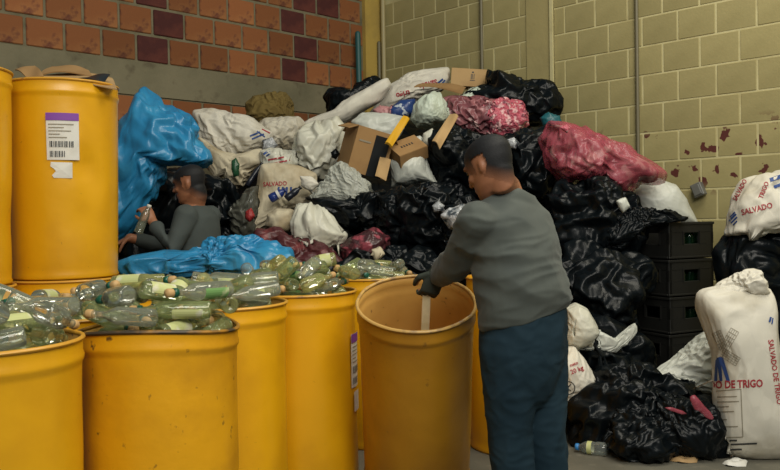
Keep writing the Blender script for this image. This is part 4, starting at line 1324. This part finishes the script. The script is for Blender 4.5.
print_marks('emblem', join([stroke((250, 136), (260, 132), 1.6), stroke((252, 139), (264, 134), 1.6), stroke((257, 131), (265, 137), 1.2)]), sA, bs, 'ink_blue')
print_marks('lettering', join([stroke((262, 129), (270, 133), 1.2)]), sA, bs, 'ink_red')
sB = [o for o in COL.objects if o.get('label', '').startswith('white printed bag wedged')][0]
bs = raycast_tools(sB)
print_marks('lettering', join([stroke((268, 160), (284, 157), 1.6), stroke((270, 164), (290, 160), 1.4)]), sB, bs, 'ink_red')
print_marks('emblem', join([stroke((262, 155), (270, 150), 2.2), stroke((266, 156), (271, 153), 1.4)]), sB, bs, 'ink_blue')
sP = [o for o in COL.objects if o.get('label', '').startswith('dusky plum')][0]
print_marks('sticker', quad_faces([(467, 119), (471, 117), (480, 126), (475, 128)], 4), sP, raycast_tools(sP), pmat('pale_pink_sticker', (.62, .40, .38), .5))

# ---- blue bottle and dark bottle on the beige sack
def lying_bottle(name, p0, p1, r, body, capm, label, cat='bottle', lab=None):
    p0, p1 = np.asarray(p0, float), np.asarray(p1, float); d = p1 - p0; L = np.linalg.norm(d)
    prof = [(.001, .0), (r * .85, .0), (r, r * .15), (r, L * .30), (r * .93, L * .34), (r * .93, L * .40), (r, L * .44), (r, L * .62), (r * .8, L * .74), (r * .42, L * .86), (r * .40, L * .93), (r * .40, L * .94), (.001, L * .94)]
    V, F = lathe(prof, 20)
    rot = np.array(Vector((0, 0, 1)).rotation_difference(Vector(d)).to_matrix())
    o = mk(name, V @ rot.T + p0, F, body, label=label, cat=cat)
    Vc, Fc = lathe([(.001, L * .90), (r * .52, L * .90), (r * .52, L), (r * .46, L * 1.01), (.001, L * 1.01)], 16)
    mk('cap', Vc @ rot.T + p0, Fc, capm, parent=o)
    if lab:
        Vl, Fl = lathe([(r * 1.01, L * .46), (r * 1.01, L * .61)], 20)
        mk('paper_label', Vl @ rot.T + p0, Fl, lab, parent=o)
    return o


M['blue_plastic'] = pmat('blue_bottle_plastic', (.012, .03, .16), .3)
M['dark_plastic'] = pmat('dark_bottle_plastic', (.01, .012, .02), .3)
lying_bottle('plastic_bottle', at(270, 199, 5.72), at(286, 190, 5.72), .033, M['blue_plastic'], M['blue_plastic'], 'dark blue plastic bottle lying on the beige logo sack', lab='label_white')
lying_bottle('plastic_bottle', at(286, 199, 5.70), at(301, 187, 5.72), .026, M['dark_plastic'], M['tape'], 'black plastic bottle lying beside the dark blue one')
lying_bottle('plastic_bottle', at(247, 186, 6.05), at(262, 163, 6.1), .022, M['dark_plastic'], M['tape'], 'slim dark bottle sticking out under the ragged sack')
# bottle on the floor
fb0, fb1 = on_floor(607, 456), on_floor(576, 452)
lying_bottle('plastic_bottle', fb0 + [0, 0, .037], fb1 + [0, 0, .030], .036, 'pet', 'blue_cap', 'clear plastic bottle with blue cap lying on the floor', lab='blabel')
# scraps on the floor
for (pts, mat, lb) in (([(669, 461), (684, 457.5), (699, 459), (697, 463), (682, 464)], 'peel', 'tan fruit peel lying on the floor by the black bag'),
                       ([(722, 464), (735, 461), (748, 462), (746, 467), (728, 467)], 'label_white', 'pale paper scrap on the floor before the tall sack')):
    cpts = np.array([on_floor(*p) for p in pts])
    cen = cpts.mean(0)
    V = []; F = []
    ringn = 20
    th_ = np.linspace(0, 2 * math.pi, ringn, endpoint=False)
    for rr, hh in ((1.0, .004), (.8, .02), (.5, .022), (.2, .014), (.2, .008), (.5, .012), (.8, .010)):
        for a in th_:
            ii = a / (2 * math.pi) * len(cpts); i0 = int(ii) % len(cpts); f = ii - int(ii)
            p = cpts[i0] * (1 - f) + cpts[(i0 + 1) % len(cpts)] * f
            V.append(cen + (p - cen) * rr + np.array([0, 0, hh + .006 * math.sin(3 * a + rr * 5) * rr]))
    for i in range(6):
        for k in range(ringn): F.append([i * ringn + k, i * ringn + (k + 1) % ringn, (i + 1) * ringn + (k + 1) % ringn, (i + 1) * ringn + k])
    V = np.array(V); V[:, 2] = np.maximum(V[:, 2], .002)
    mk('floor_scrap', V, F, mat, label=lb, cat='scrap')

# ---- small clutter caught between the bags
M['green_scrap'] = pmat('dark_green_plastic', (.015, .07, .03), .35, crinkle=[(20, .5, .01)])
M['red_scrap'] = pmat('red_plastic_scrap', (.32, .03, .03), .4, crinkle=[(20, .5, .01)])
M['brown_scrap'] = pmat('brown_paper_scrap', (.16, .09, .05), .7, crinkle=[(20, .5, .01)])
for nm, pts, dep, T_, mt, lb in (
    ('plastic_scrap', [(231, 160), (236, 157), (240, 164), (239, 176), (234, 177), (231, 169)], 6.05, .03, 'green_scrap', 'dark green plastic scrap hanging from the ragged sack'),
    ('plastic_scrap', [(244, 240), (250, 236), (258, 238), (256, 244), (247, 246)], 5.6, .05, 'red_scrap', 'red plastic scrap above the blue sheet'),
    ('plastic_scrap', [(246, 212), (251, 209), (254, 216), (250, 221), (246, 218)], 5.65, .03, 'red_scrap', 'small red scrap on the dark grey see-through bag'),
    ('paper_scrap', [(300, 176), (310, 178), (318, 184), (312, 190), (302, 186)], 5.75, .03, 'white_sack', 'white paper scrap between the beige sack and the clear bag'),
    ('paper_scrap', [(262, 140), (272, 138), (278, 145), (272, 152), (263, 150)], 6.35, .04, 'silver', 'crushed grey and white packet below the grubby grey sack'),
    ('paper_scrap', [(372, 250), (380, 246), (384, 254), (376, 260)], 5.15, .03, 'beige_sack', 'pale scrap of bag beside the red scraps'),
    ('plastic_scrap', [(424, 134), (432, 130), (436, 140), (430, 146), (424, 142)], 6.1, .04, 'white_bag', 'white plastic scrap right of the small carton'),
    ('plastic_scrap', [(330, 152), (336, 148), (340, 154), (336, 160), (331, 158)], 5.95, .04, 'black', 'black plastic scrap tucked against the open box'),
    ('paper_scrap', [(412, 140), (420, 136), (428, 142), (424, 150), (414, 149)], 6.15, .03, 'grey_bag', 'grey paper scrap behind the small carton'),
    ('plastic_scrap', [(508, 140), (514, 137), (519, 143), (515, 149), (509, 147)], 5.75, .03, 'silver', 'clear plastic scrap above the man’s collar'),
    ('paper_scrap', [(560, 128), (566, 124), (571, 128), (567, 133)], 5.4, .02, 'pinkmesh', 'pink knot at the end of the big pink bag'),
    ('paper_scrap', [(618, 202), (625, 199), (629, 206), (623, 212)], 5.2, .02, 'grey_bag', 'small pale scrap below the big pink bag'),
):
    b_(nm, pts, dep, T_, mt, lb, 'scrap', 'scraps caught in the heap', amp=.012, level=4, freq=6)

# ---- cardboard in the heap
def carton(name, loc, dims, rot, mat, label, open_top=False, flaps=(), tape=None, prints=None):
    """loc = middle of base, rot euler"""
    L, D, Hh = dims; t = .006
    root = empty(name, loc, label, 'cardboard box', rot=rot)
    for nm, V, F in (('side_panel',) + box_vf(L, t, Hh, 0, (0, -D / 2, Hh / 2)), ('side_panel',) + box_vf(L, t, Hh, 0, (0, D / 2, Hh / 2)),
                     ('end_panel',) + box_vf(t, D - t, Hh, 0, (-L / 2 + t / 2, 0, Hh / 2)), ('end_panel',) + box_vf(t, D - t, Hh, 0, (L / 2 - t / 2, 0, Hh / 2)),
                     ('base_panel',) + box_vf(L, D, t, 0, (0, 0, t / 2))):
        mk(nm, V, F, mat, parent=root, local=True, smooth=False)
    if not open_top:
        V, F = box_vf(L, D, t, 0, (0, 0, Hh)); mk('lid', V, F, mat, parent=root, local=True, smooth=False)
    for (side, ang, ln) in flaps:
        if side in 'fb':
            V, F = box_vf(L * .98, ln, t, 0, (0, ln / 2, 0)); s = -1 if side == 'f' else 1
            V = place(V, (0, 0, 0), 0, ang); V = V * np.array([1, s, 1]) + np.array([0, s * D / 2, Hh])
        else:
            V, F = box_vf(ln, D * .96, t, 0, (ln / 2, 0, 0)); s = -1 if side == 'l' else 1
            V = place(V, (0, 0, 0), 0, 0, -ang); V = V * np.array([s, 1, 1]) + np.array([s * L / 2, 0, Hh])
        mk('flap', V, F, mat, parent=root, local=True, smooth=False)
    return root


R_ = math.radians
# upright carton leaning at the top
p = at(468, 88, 7.2)
c1 = carton('cardboard_carton', p, (.315, .10, .16), (R_(-8), R_(5), R_(-3)), 'card_light', 'closed light cardboard carton standing at the very top of the heap')
for k, (x, z, w, h) in enumerate(((0.02, .09, .006, .05), (.03, .09, .006, .05), (.045, .09, .006, .05), (.033, .055, .045, .006), (.033, .13, .018, .012))):
    V, F = box_vf(w, .002, h, 0, (x, -.054, z)); mk('printed_mark', V, F, 'ink_black', parent=c1, local=True, smooth=False)
card_piece('cardboard_flap', [at(414, 87, 6.75), at(462, 93, 6.75), at(466, 88, 7.0), at(424, 83, 7.0)], .008, 'card', curl=.02, label='flat torn cardboard lying left of the upright carton', cat='cardboard')
# open box on its side with black tape
p = at(359, 173, 5.95)
c2 = carton('cardboard_box', p, (.29, .26, .335), (R_(10), R_(14), R_(24)), 'card', 'open cardboard box with black tape tipped on the heap', open_top=True, flaps=(('l', R_(-30), .08), ('b', R_(-40), .10), ('r', R_(-50), .10)))
V, F = box_vf(.115, .004, .302, 0, (.06, -.136, .15)); mk('tape_strip', V, F, 'tape', parent=c2, local=True, smooth=False)
V, F = box_vf(.09, .003, .012, 0, (-.07, -.135, .235)); mk('printed_mark', V, F, 'ink_grey', parent=c2, local=True, smooth=False)
p = at(408, 157, 5.95)
c3 = carton('cardboard_carton', p, (.235, .19, .10), (R_(32), R_(-20), R_(22)), 'card', 'small closed carton with print right of the open box')
for i in range(5):
    V, F = box_vf(.010, .022, .002, 0, (-.045 + i * .022, .0, .1045)); mk('printed_mark', V, F, 'ink_black', parent=c3, local=True, smooth=False)
card_piece('cardboard_flap', [at(432, 141, 5.70), at(440, 149, 5.68), at(458, 117, 5.85), at(450, 114, 5.9)], .008, 'card_light', curl=.02, label='torn tan cardboard strip standing beside the pale green bag', cat='cardboard')
card_piece('cardboard_flap', [at(375, 176, 5.75), at(386, 181, 5.75), at(391, 160, 5.8), at(380, 157, 5.8)], .008, 'card_light', curl=.01, label='torn cardboard flap below the open box', cat='cardboard')
card_piece('cardboard_flap', [at(203, 166, 6.3), at(211, 172, 6.3), at(216, 152, 6.35), at(208, 146, 6.35)], .01, pmat('dark_brown_board', (.07, .03, .025), .8), curl=.01, label='dark brown board at the left end of the heap by the blue plastic', cat='board')
card_piece('yellow_strip', [at(385, 143, 5.72), at(392, 147, 5.72), at(409, 120, 5.95), at(403, 116, 5.95)], .02, 'yplastic', curl=.01, label='bright yellow plastic strip behind the small carton', cat='plastic strip')
#SECTION blue
# ------------------------------------------------------------------ blue plastic
b_('blue_bag', [(143, 88), (150, 95), (165, 106), (180, 117), (191, 129), (200, 145), (209, 158), (197, 165), (178, 164), (166, 167), (160, 180), (152, 200), (140, 220), (126, 236), (112, 242), (100, 230), (100, 150), (116, 132), (121, 118), (131, 108), (138, 95)], 5.35, .22, 'blue',
   'big blue plastic bag bulging over the head of the worker', 'bag', amp=.045, freq=3.0, centre=(142, 152), box=.8, push=False, reg=False, fold_amt=.5, level=6)
b_('blue_sheet', [(128, 262), (138, 256), (160, 255), (180, 249), (205, 245), (232, 242), (255, 241), (280, 244), (293, 252), (298, 268), (290, 277), (262, 277), (235, 275), (205, 276), (175, 276), (150, 277), (134, 274)], 4.5, .24, 'blue',
   'crumpled blue plastic sheet lying over the back drum', 'plastic sheet', amp=.06, freq=4.5, push=False, reg=False, level=6)
#SECTION people
# ------------------------------------------------------------------ people
def unit(v):
    v = np.asarray(v, float); return v / np.linalg.norm(v)


def head_parts(c, Fd, Ud, k=1.0):
    """skull, jaw, nose, lips, brow, ears; c = middle of the head, Fd = where the face looks, Ud = up along the head"""
    Fd, Ud = unit(Fd), unit(Ud); Ud = unit(Ud - Fd * (Ud @ Fd)); Ld = np.cross(Ud, Fd)
    P = lambda f, l, h: np.asarray(c) + k * (Fd * f + Ld * l + Ud * h)
    rings = []
    for h, f, wf, wl in ((-.118, .062, .012, .012), (-.112, .056, .030, .026), (-.098, .043, .048, .043), (-.07, .024, .070, .058), (-.03, .010, .086, .067), (.01, .002, .095, .074),
                         (.05, -.004, .097, .076), (.08, -.007, .084, .068), (.10, -.010, .060, .050), (.112, -.012, .030, .026), (.115, -.012, .008, .008)):
        rings.append((P(f, 0, h), Fd * wf * k, Ld * wl * k))
    out = [loft(rings, 32)]
    E = lambda f, l, h, a, b, d: ellipsoid(P(f, l, h), (Fd * a * k, Ld * b * k, Ud * d * k), 14)
    out.append(tube([P(.090, 0, .022), P(.102, 0, -.004), P(.112, 0, -.024)], [.009 * k, .010 * k, .013 * k], 12))   # nose
    for s in (-1, 1):
        out.append(E(.100, s * .012, -.026, .012, .010, .009))                                             # nostrils
        out.append(E(.080, s * .030, .030, .018, .026, .009))                                             # brow
        out.append(E(.066, s * .040, -.022, .024, .022, .020))                                            # cheek
        out.append(E(-.010, s * .075, -.002, .013, .007, .024))                                            # ear
        out.append(E(-.004, s * .075, -.020, .008, .005, .009))                                            # ear lobe
    out.append(E(.090, 0, -.058, .012, .025, .007)); out.append(E(.088, 0, -.070, .012, .022, .008))        # lips
    out.append(E(.076, 0, -.096, .020, .024, .018))                                                       # chin
    return out, P, (Fd, Ld, Ud)


def subset(V, F, N, mask, off):
    """the faces of a surface inside mask, lifted by off along the normals"""
    keep = [f for f in F if mask[f].all()]
    used = sorted({i for f in keep for i in f}); mp = {i: k for k, i in enumerate(used)}
    return V[used] + N[used] * off, [[mp[i] for i in f] for f in keep]


def shell(name, V, F, thick, mat, parent, **kw):
    o = mk(name, V, F, mat, parent=parent, **kw)
    m = o.modifiers.new('thickness', 'SOLIDIFY'); m.thickness = thick; m.offset = 1
    return o


def fold(V, N, amp, seed, stretch=(1, 1, 1), freq=7):
    Q = V * np.array(stretch) * freq + seed
    w = np.stack([pn(Q * .5, 51), pn(Q * .5 + 3, 52), pn(Q * .5 + 7, 53)], 1)
    return V + N * (amp * (ridged(Q + w, 54) - .4 + .5 * pn(Q * .6, 55)))[:, None]


def hand_parts(wrist, d, palm_n, thumb_side, curl=1.1, k=1.0, spread=.05):
    """palm, four fingers of unequal length bent at the knuckles, thumb off the side; d = along the hand, palm_n = out of the palm"""
    d = unit(d); n = unit(np.asarray(palm_n) - d * (np.asarray(palm_n) @ d)); s = np.cross(d, n) * thumb_side
    w = np.asarray(wrist, float)
    out = [loft([(w - d * .01 * k, s * .028 * k, n * .020 * k), (w + d * .02 * k, s * .032 * k, n * .019 * k), (w + d * .055 * k, s * .040 * k, n * .017 * k), (w + d * .088 * k, s * .040 * k, n * .014 * k), (w + d * .098 * k, s * .034 * k, n * .009 * k)], 18)]
    for i, (ln, sp) in enumerate(((.072, .029), (.080, .010), (.074, -.010), (.058, -.028))):
        b = w + d * .088 * k + s * sp * k
        dirn = unit(d + s * sp * spread * 20)
        pts = [b - dirn * .015 * k, b]; a = .25
        p = b
        for j, fr in enumerate((.45, .32, .23)):
            a += curl * (.75, 1.0, .7)[j] * .55
            v = dirn * math.cos(a) + n * math.sin(a)
            p = p + v * ln * fr * k; pts.append(p)
        out.append(tube(pts, [.0095 * k, .0098 * k, .0088 * k, .0080 * k, .0070 * k], 10))
    b = w + d * .025 * k + s * .026 * k
    p1 = b + (s * .75 + d * .6 + n * .35) * .040 * k; p2 = p1 + (d * .8 + n * .6 + s * .1) * .030 * k; p3 = p2 + (d * .7 + n * .7 - s * .25) * .024 * k
    out.append(tube([b - s * .012 * k, b, p1, p2, p3], [.012 * k, .014 * k, .012 * k, .010 * k, .0085 * k], 10))
    return out


def body_axis(a):
    F = np.array([-math.sin(a), math.cos(a), 0]); L = np.array([-math.cos(a), -math.sin(a), 0])
    return F, L


U3 = np.array([0, 0, 1.0])


def torso_rings(rows, F, L, grow=0.0):
    return [((x, y, z), L * (wl + grow), F * (wf + grow)) for (x, y, z, wl, wf) in rows]


M['fade_hair'] = pmat('clipped_black_hair', (.010, .010, .011), .6, spec=.25, bump=(300, .5, .003))
_nt = M['fade_hair'].node_tree; _b = _nt.nodes['Principled BSDF']
_at = nd(_nt, 'ShaderNodeAttribute', attribute_name='hair_density'); _mx = nd(_nt, 'ShaderNodeMix', data_type='RGBA')
_nt.links.new(_at.outputs['Fac'], _mx.inputs[0]); _mx.inputs[6].default_value = (.28, .115, .058, 1); _mx.inputs[7].default_value = (.010, .010, .011, 1)
_nt.links.new(_mx.outputs[2], _b.inputs['Base Color'])


def hair_cap(man, V, Fc, N, f, l, h, ok):
    """short hair: thick on the crown, clipped ever shorter down the sides and nape"""
    d = h - (.62 * f - .035 * np.clip(-f / .09, 0, 1))
    dens = np.clip((d + .045) / .075, 0, 1)
    mask = ok & (dens > .02) & (h > -.11)
    idx = np.where(mask)[0]; mp = -np.ones(len(V), int); mp[idx] = np.arange(len(idx))
    F2 = [[mp[i] for i in fc] for fc in Fc if mask[fc].all()]
    o = mk('hair', V[idx] + N[idx] * (.0005 + .0065 * dens[idx] ** 1.5)[:, None], F2, 'fade_hair', parent=man)
    at_ = o.data.attributes.new('hair_density', 'FLOAT', 'POINT'); at_.data.foreach_set('value', (dens[idx] ** .8).astype(np.float32))


# ---- the man in jeans at the empty drum
def man_in_jeans():
    a = math.radians(40); F, L = body_axis(a)
    yd = 3.15
    def row(px, py, wl, wf, y=yd):
        p = at(px, py, y); return (p[0], p[1], p[2], wl, wf)
    tor = [row(524, 317, .195, .152, 3.17), row(524, 309, .200, .160, 3.165), row(523, 299, .198, .163, 3.16), row(521, 284, .192, .160), row(517, 262, .190, .150), row(513, 240, .196, .138), row(511, 227, .205, .126), row(510, 215, .190, .112), row(509, 205, .150, .096), row(508, 197, .110, .083), row(506, 190, .080, .072), row(505, 185, .066, .064)]
    sh = np.array(row(509, 223, 0, 0)[:3])
    lsh = sh + L * .175; rsh = sh - L * .145 - U3 * .01
    lel = at(457, 262, 3.23); lwr = at(438, 269, 3.44)
    rel = at(534, 268, 3.38); rwr = at(500, 296, 3.46)
    pel = np.array(row(524, 345, 0, 0, 3.17)[:3])
    lhip = pel + L * .092; rhip = pel - L * .092
    lkn = at(510, 432, 3.13); rkn = at(545, 432, 3.22)
    lan = np.array([at(517, 470, 3.14)[0], 3.14, .07]); ran = np.array([at(549, 470, 3.24)[0], 3.24, .07])
    hc = at(490.5, 167, 3.10)
    ha = math.radians(46); HF = np.array([-math.sin(ha) * math.cos(.42), math.cos(ha) * math.cos(.42), -math.sin(.42)])
    hp, P, (Fd, Ld, Ud) = head_parts(hc, HF, U3, 1.0)
    nb = np.array(row(505, 189, 0, 0, 3.14)[:3])
    neck = tube([P(-.022, 0, -.030), P(-.020, 0, -.075), nb + U3 * .01, nb - U3 * .05], [.056, .053, .060, .085], 20)
    hand_d = unit(np.array([-.35, .15, -.95])); hand_n = unit(np.array([-.2, .95, .1]))
    hl = hand_parts(lwr + hand_d * .01, hand_d, -hand_n * -1, -1, 1.15)
    hr = hand_parts(rwr, unit(np.array([-.7, .4, -.5])), unit(np.array([-.3, .2, -.9])), 1, .8)
    parts = hp + [neck, loft(torso_rings(tor, F, L, -.026), 28), tube([lsh, lel, lwr], [.055, .040, .028]), tube([rsh, rel, rwr], [.055, .040, .028]),
                  tube([lhip, lkn, lan], [.085, .055, .040]), tube([rhip, rkn, ran], [.085, .055, .040]),
                  ellipsoid(lan + F * .07 - U3 * .035, (F * .12, L * .042, U3 * .032)), ellipsoid(ran + F * .07 - U3 * .035, (F * .12, L * .042, U3 * .032))] + hl + hr
    V, Fc, N = remesh(parts, .006, 3)
    base = np.array([(lan[0] + ran[0]) / 2, (lan[1] + ran[1]) / 2, 0])
    man = mk('person', V, Fc, 'skin', origin=base, label='man in grey sweatshirt and dark jeans bending over the empty drum', cat='person')
    q = V - hc; f, l, h = q @ Fd, q @ Ld, q @ Ud
    skull = (np.linalg.norm(q, axis=1) < .16)
    ear = (np.abs(l) > .066) & (np.abs(h) < .036) & (f > -.034) & (f < .02)
    hair_cap(man, V, Fc, N, f, l, h, skull & ~ear)
    for s in (-1, 1):
        Ve, Fe = ellipsoid(P(.082, s * .031, .012), (Fd * .010, Ld * .013, Ud * .008), 12); mk('eye', Ve, Fe, pmat('dark_eye', (.02, .015, .012), .2), parent=man)
    # sweatshirt
    sh_parts = [loft(torso_rings(tor[:-1], F, L, .004), 32), tube([lsh + U3 * .005, lsh * .45 + lel * .55 + np.array([0, 0, -.012]), lel, lwr - unit(lwr - lel) * .015], [.080, .070, .060, .043]),
                tube([rsh, rel, rwr], [.072, .058, .045])]
    V, Fc, N = remesh(sh_parts, .007, 8)
    V = fold(V, N, .013, 3.0, (.9, .9, 1.7), 5.0)
    V = fold(V, N, .006, 8.0, (.8, .8, 2.0), 10)
    # hem: drop the rounded underside
    zc = tor[0][2]
    V[:, 2] += np.where(V[:, 2] < zc + .05, .010 * pn(V * 9, 61), 0)
    xc = tor[0][0]
    tiltz = lambda P: np.column_stack([P[:, 0], P[:, 1], P[:, 2] + .22 * (P[:, 0] - xc) * np.clip((zc + .22 - P[:, 2]) / .2, 0, 1)])
    shirt = mk('sweatshirt', tiltz(V), Fc, 'shirt', parent=man)
    # cuffs, collar, hem band
    cu = tube([lwr - unit(lwr - lel) * .035, lwr + unit(lwr - lel) * .012], [.046, .042], 18, False)
    mk('cuff', *cu, 'shirt', parent=shirt)
    co = loft([(nb + np.array([0, 0, -.012]), L * .074, F * .070), (nb + np.array([0, 0, .012]), L * .066, F * .063)], 24)
    mk('collar', *co, 'shirt', parent=shirt)
    x, y, z, wl, wf = tor[0]
    hb = loft([((x, y, z - .012), L * .198, F * .156), ((x, y, z + .0), L * .2035, F * .162), ((x, y, z + .030), L * .2045, F * .163), ((x, y, z + .040), L * .200, F * .158)], 40)
    hv, hf = hb; hv = hv + np.stack([0 * hv[:, 0], 0 * hv[:, 0], .008 * pn(hv * 7, 62)], 1)
    mk('hem_band', tiltz(hv), hf, 'shirt', parent=shirt)
    # jeans
    jr = [row(524, 307, .184, .146, 3.17), row(524, 335, .190, .155, 3.17), row(523, 356, .186, .156, 3.17), row(522, 372, .172, .142, 3.17), row(522, 392, .145, .115, 3.17), row(522, 405, .11, .08, 3.17)]
    V, Fc, N = remesh([loft(torso_rings(jr, F, L), 32), tube([lhip, lhip * .5 + lkn * .5, lkn, lan + U3 * .05], [.112, .102, .084, .080], 20), tube([rhip, rhip * .5 + rkn * .5, rkn, ran + U3 * .05], [.112, .102, .084, .080], 20)], .007, 16)
    V = fold(V, N, .009, 9.0, (1.2, 1.2, .8), 6)
    V = fold(V, N, .004, 4.0, (1.0, 1.0, 1.6), 13)
    jeans = mk('jeans', V, Fc, 'jeans', parent=man)
    bj = raycast_tools(jeans)
    # back pocket, seams, waistband, belt loop
    pk = join([stroke((507, 336), (508, 364), .9, 6), stroke((508, 364), (517, 369), .9, 4), stroke((517, 369), (534, 366), .9, 5), stroke((534, 366), (536, 340), .9, 6), stroke((507, 337), (536, 341), 1.1, 6)])
    print_marks('back_pocket', pk, jeans, bj, 'stitch', off=.003)
    print_marks('seam', join([stroke((548, 346), (533, 372), .9, 6), stroke((533, 372), (530, 420), 1.0, 8)]), jeans, bj, 'stitch', off=.003)
    print_marks('side_seam', join([stroke((490, 345), (494, 400), .9, 8), stroke((494, 400), (503, 468), .9, 8)]), jeans, bj, 'stitch', off=.003)
    lp = at(559, 328, 3.05)
    bl2 = raycast_tools(jeans)
    h = cast(bl2, 560, 333)
    if h is not None:
        Vb, Fb = box_vf(.014, .010, .05, .003); mk('belt_loop', Vb + h[0] + np.array([0, -.006, .01]), Fb, 'jeans', parent=jeans, smooth=False)
    # glove on the visible hand
    V, Fc, N = remesh([(v + 0, f) for v, f in hand_parts(lwr + hand_d * .006, hand_d, hand_n, -1, 1.15, 1.12)], .0045, 2)
    mk('glove', V, Fc, 'glove', parent=man)
    for an, nm in ((lan, 'shoe'), (ran, 'shoe')):
        parts = [ellipsoid(an + F * .075 - U3 * .030, (F * .142, L * .052, U3 * .040)), ellipsoid(an - F * .0 + U3 * .0, (F * .055, L * .048, U3 * .06))]
        V, Fc, N = remesh(parts, .008, 4); V[:, 2] = np.maximum(V[:, 2], .004)
        mk(nm, V, Fc, 'shoe', parent=man)
    return lwr, hand_d


LWR, HD = man_in_jeans()
# pale strip held in the gloved hand, reaching down into the drum
top = LWR + HD * .10 + np.array([-.012, .012, .03]); bot = at(425, 331, 3.50)
dv = unit(bot - top); L_ = np.linalg.norm(bot - top) + .42
V, F = box_vf(.036, .010, L_, .002, (0, 0, -L_ / 2))
zq = Vector((0, 0, -1)).rotation_difference(Vector(dv)).to_matrix()
mk('wooden_strip', V @ np.array(zq).T + top, F, 'pole', smooth=False, label='pale flat wooden strip held in the gloved hand inside the empty drum', cat='strip')


# ---- the worker under the blue plastic
def worker():
    a = math.radians(78); F, L = body_axis(a)
    yd = 5.0
    def row(px, py, wl, wf, y=yd):
        p = at(px, py, y); return (p[0], p[1], p[2], wl, wf)
    tor = [row(197, 290, .17, .13), row(197, 265, .17, .135), row(197, 245, .175, .130), row(197, 228, .185, .125), row(197, 217, .185, .110), row(196, 211, .15, .09), row(194, 206, .08, .068), row(193, 202, .06, .058)]
    sh = np.array(row(198, 217, 0, 0)[:3]); lsh = sh + L * .165; rsh = sh - L * .165
    lel = at(171, 250, 4.74); lwr = at(153, 222, 4.82)
    rel = at(168, 247, 5.12); rwr = at(130, 238, 4.98)
    hc = at(190, 184, 4.98)
    ha = math.radians(82); HF = np.array([-math.sin(ha) * math.cos(.18), math.cos(ha) * math.cos(.18), -math.sin(.18)])
    hp, P, (Fd, Ld, Ud) = head_parts(hc, HF, U3, .98)
    nb = np.array(row(195, 205, 0, 0)[:3])
    neck = tube([P(-.030, 0, -.045), P(-.035, 0, -.085), nb, nb - U3 * .06], [.058, .054, .060, .08], 18)
    pel = np.array(row(197, 300, 0, 0)[:3]); pel[2] = .86
    lhip, rhip = pel + L * .09, pel - L * .09
    lan, ran = np.array([lhip[0], lhip[1], .07]), np.array([rhip[0], rhip[1], .07])
    hd = unit(np.array([-.45, .1, .75])); hl = hand_parts(lwr, hd, unit(np.array([-.5, .7, -.3])), 1, 1.2)
    hd2 = unit(np.array([-.8, -.2, -.4])); hr = hand_parts(rwr, hd2, unit(np.array([0, 0, -1])), 1, .9)
    t2 = [(x, y, z, wl, wf) for x, y, z, wl, wf in tor]
    low = [(pel[0], pel[1], .80, .165, .13), (pel[0], pel[1], .95, .17, .13)]
    parts = hp + [neck, loft(torso_rings(low + t2, F, L, -.012), 26), tube([lsh, lel, lwr], [.052, .040, .028]), tube([rsh, rel, rwr], [.052, .040, .030]),
                  tube([lhip, (lhip + lan) / 2 + F * .02, lan], [.08, .055, .04]), tube([rhip, (rhip + ran) / 2 + F * .02, ran], [.08, .055, .04])] + hl + hr
    V, Fc, N = remesh(parts, .007, 2)
    base = np.array([pel[0], pel[1], 0])
    man = mk('person', V, Fc, 'skin', origin=base, label='worker in a dark grey shirt holding a bottle under the blue plastic', cat='person')
    q = V - hc; f, l, h = q @ Fd, q @ Ld, q @ Ud
    skull = np.linalg.norm(q, axis=1) < .16
    ear = (np.abs(l) > .066) & (np.abs(h) < .042) & (f > -.034) & (f < .02)
    hair_cap(man, V, Fc, N, f, l, h + .02, skull & ~ear)
    for s in (-1, 1):
        Ve, Fe = ellipsoid(P(.082, s * .031, .012), (Fd * .010, Ld * .013, Ud * .008), 12); mk('eye', Ve, Fe, pmat('dark_eye', (.02, .015, .012), .2), parent=man)
    V, Fc, N = remesh([loft(torso_rings(low + t2[:-1], F, L, .006), 28), tube([lsh, lel, lwr - unit(lwr - lel) * .05], [.078, .062, .046]), tube([rsh, rel, rel * .25 + rwr * .75], [.076, .058, .046])], .008, 6)
    V = fold(V, N, .006, 14.0, (1, 1, 1.5), 6.5)
    mk('shirt', V, Fc, 'shirt2', parent=man)
    V, Fc, N = remesh([loft([((pel[0], pel[1], .92), L * .178, F * .14), ((pel[0], pel[1], .78), L * .175, F * .145)], 24), tube([lhip, (lhip + lan) / 2, lan + U3 * .04], [.10, .078, .07]), tube([rhip, (rhip + ran) / 2, ran + U3 * .04], [.10, .078, .07])], .010, 4)
    mk('trousers', V, Fc, 'jeans', parent=man)
    for an in (lan, ran):
        V, Fc, N = remesh([ellipsoid(an + F * .07 - U3 * .03, (F * .14, L * .05, U3 * .04)), ellipsoid(an, (F * .055, L * .048, U3 * .06))], .01, 3)
        V[:, 2] = np.maximum(V[:, 2], .004); mk('shoe', V, Fc, 'shoe', parent=man)
    return lwr, hd


WR2, HD2 = worker()
g0 = WR2 + HD2 * .085 + np.array([-.02, .0, -.10])
d_ = unit(np.array([-.35, .05, .9]))
d_ = unit(at(147, 210, 4.78) - at(139, 230, 4.78))
lying_bottle('glass_bottle', at(138, 233, 4.78), at(149.5, 205, 4.80), .026, 'glass_clear', 'white_cap', 'slim clear bottle held in the worker’s hand')
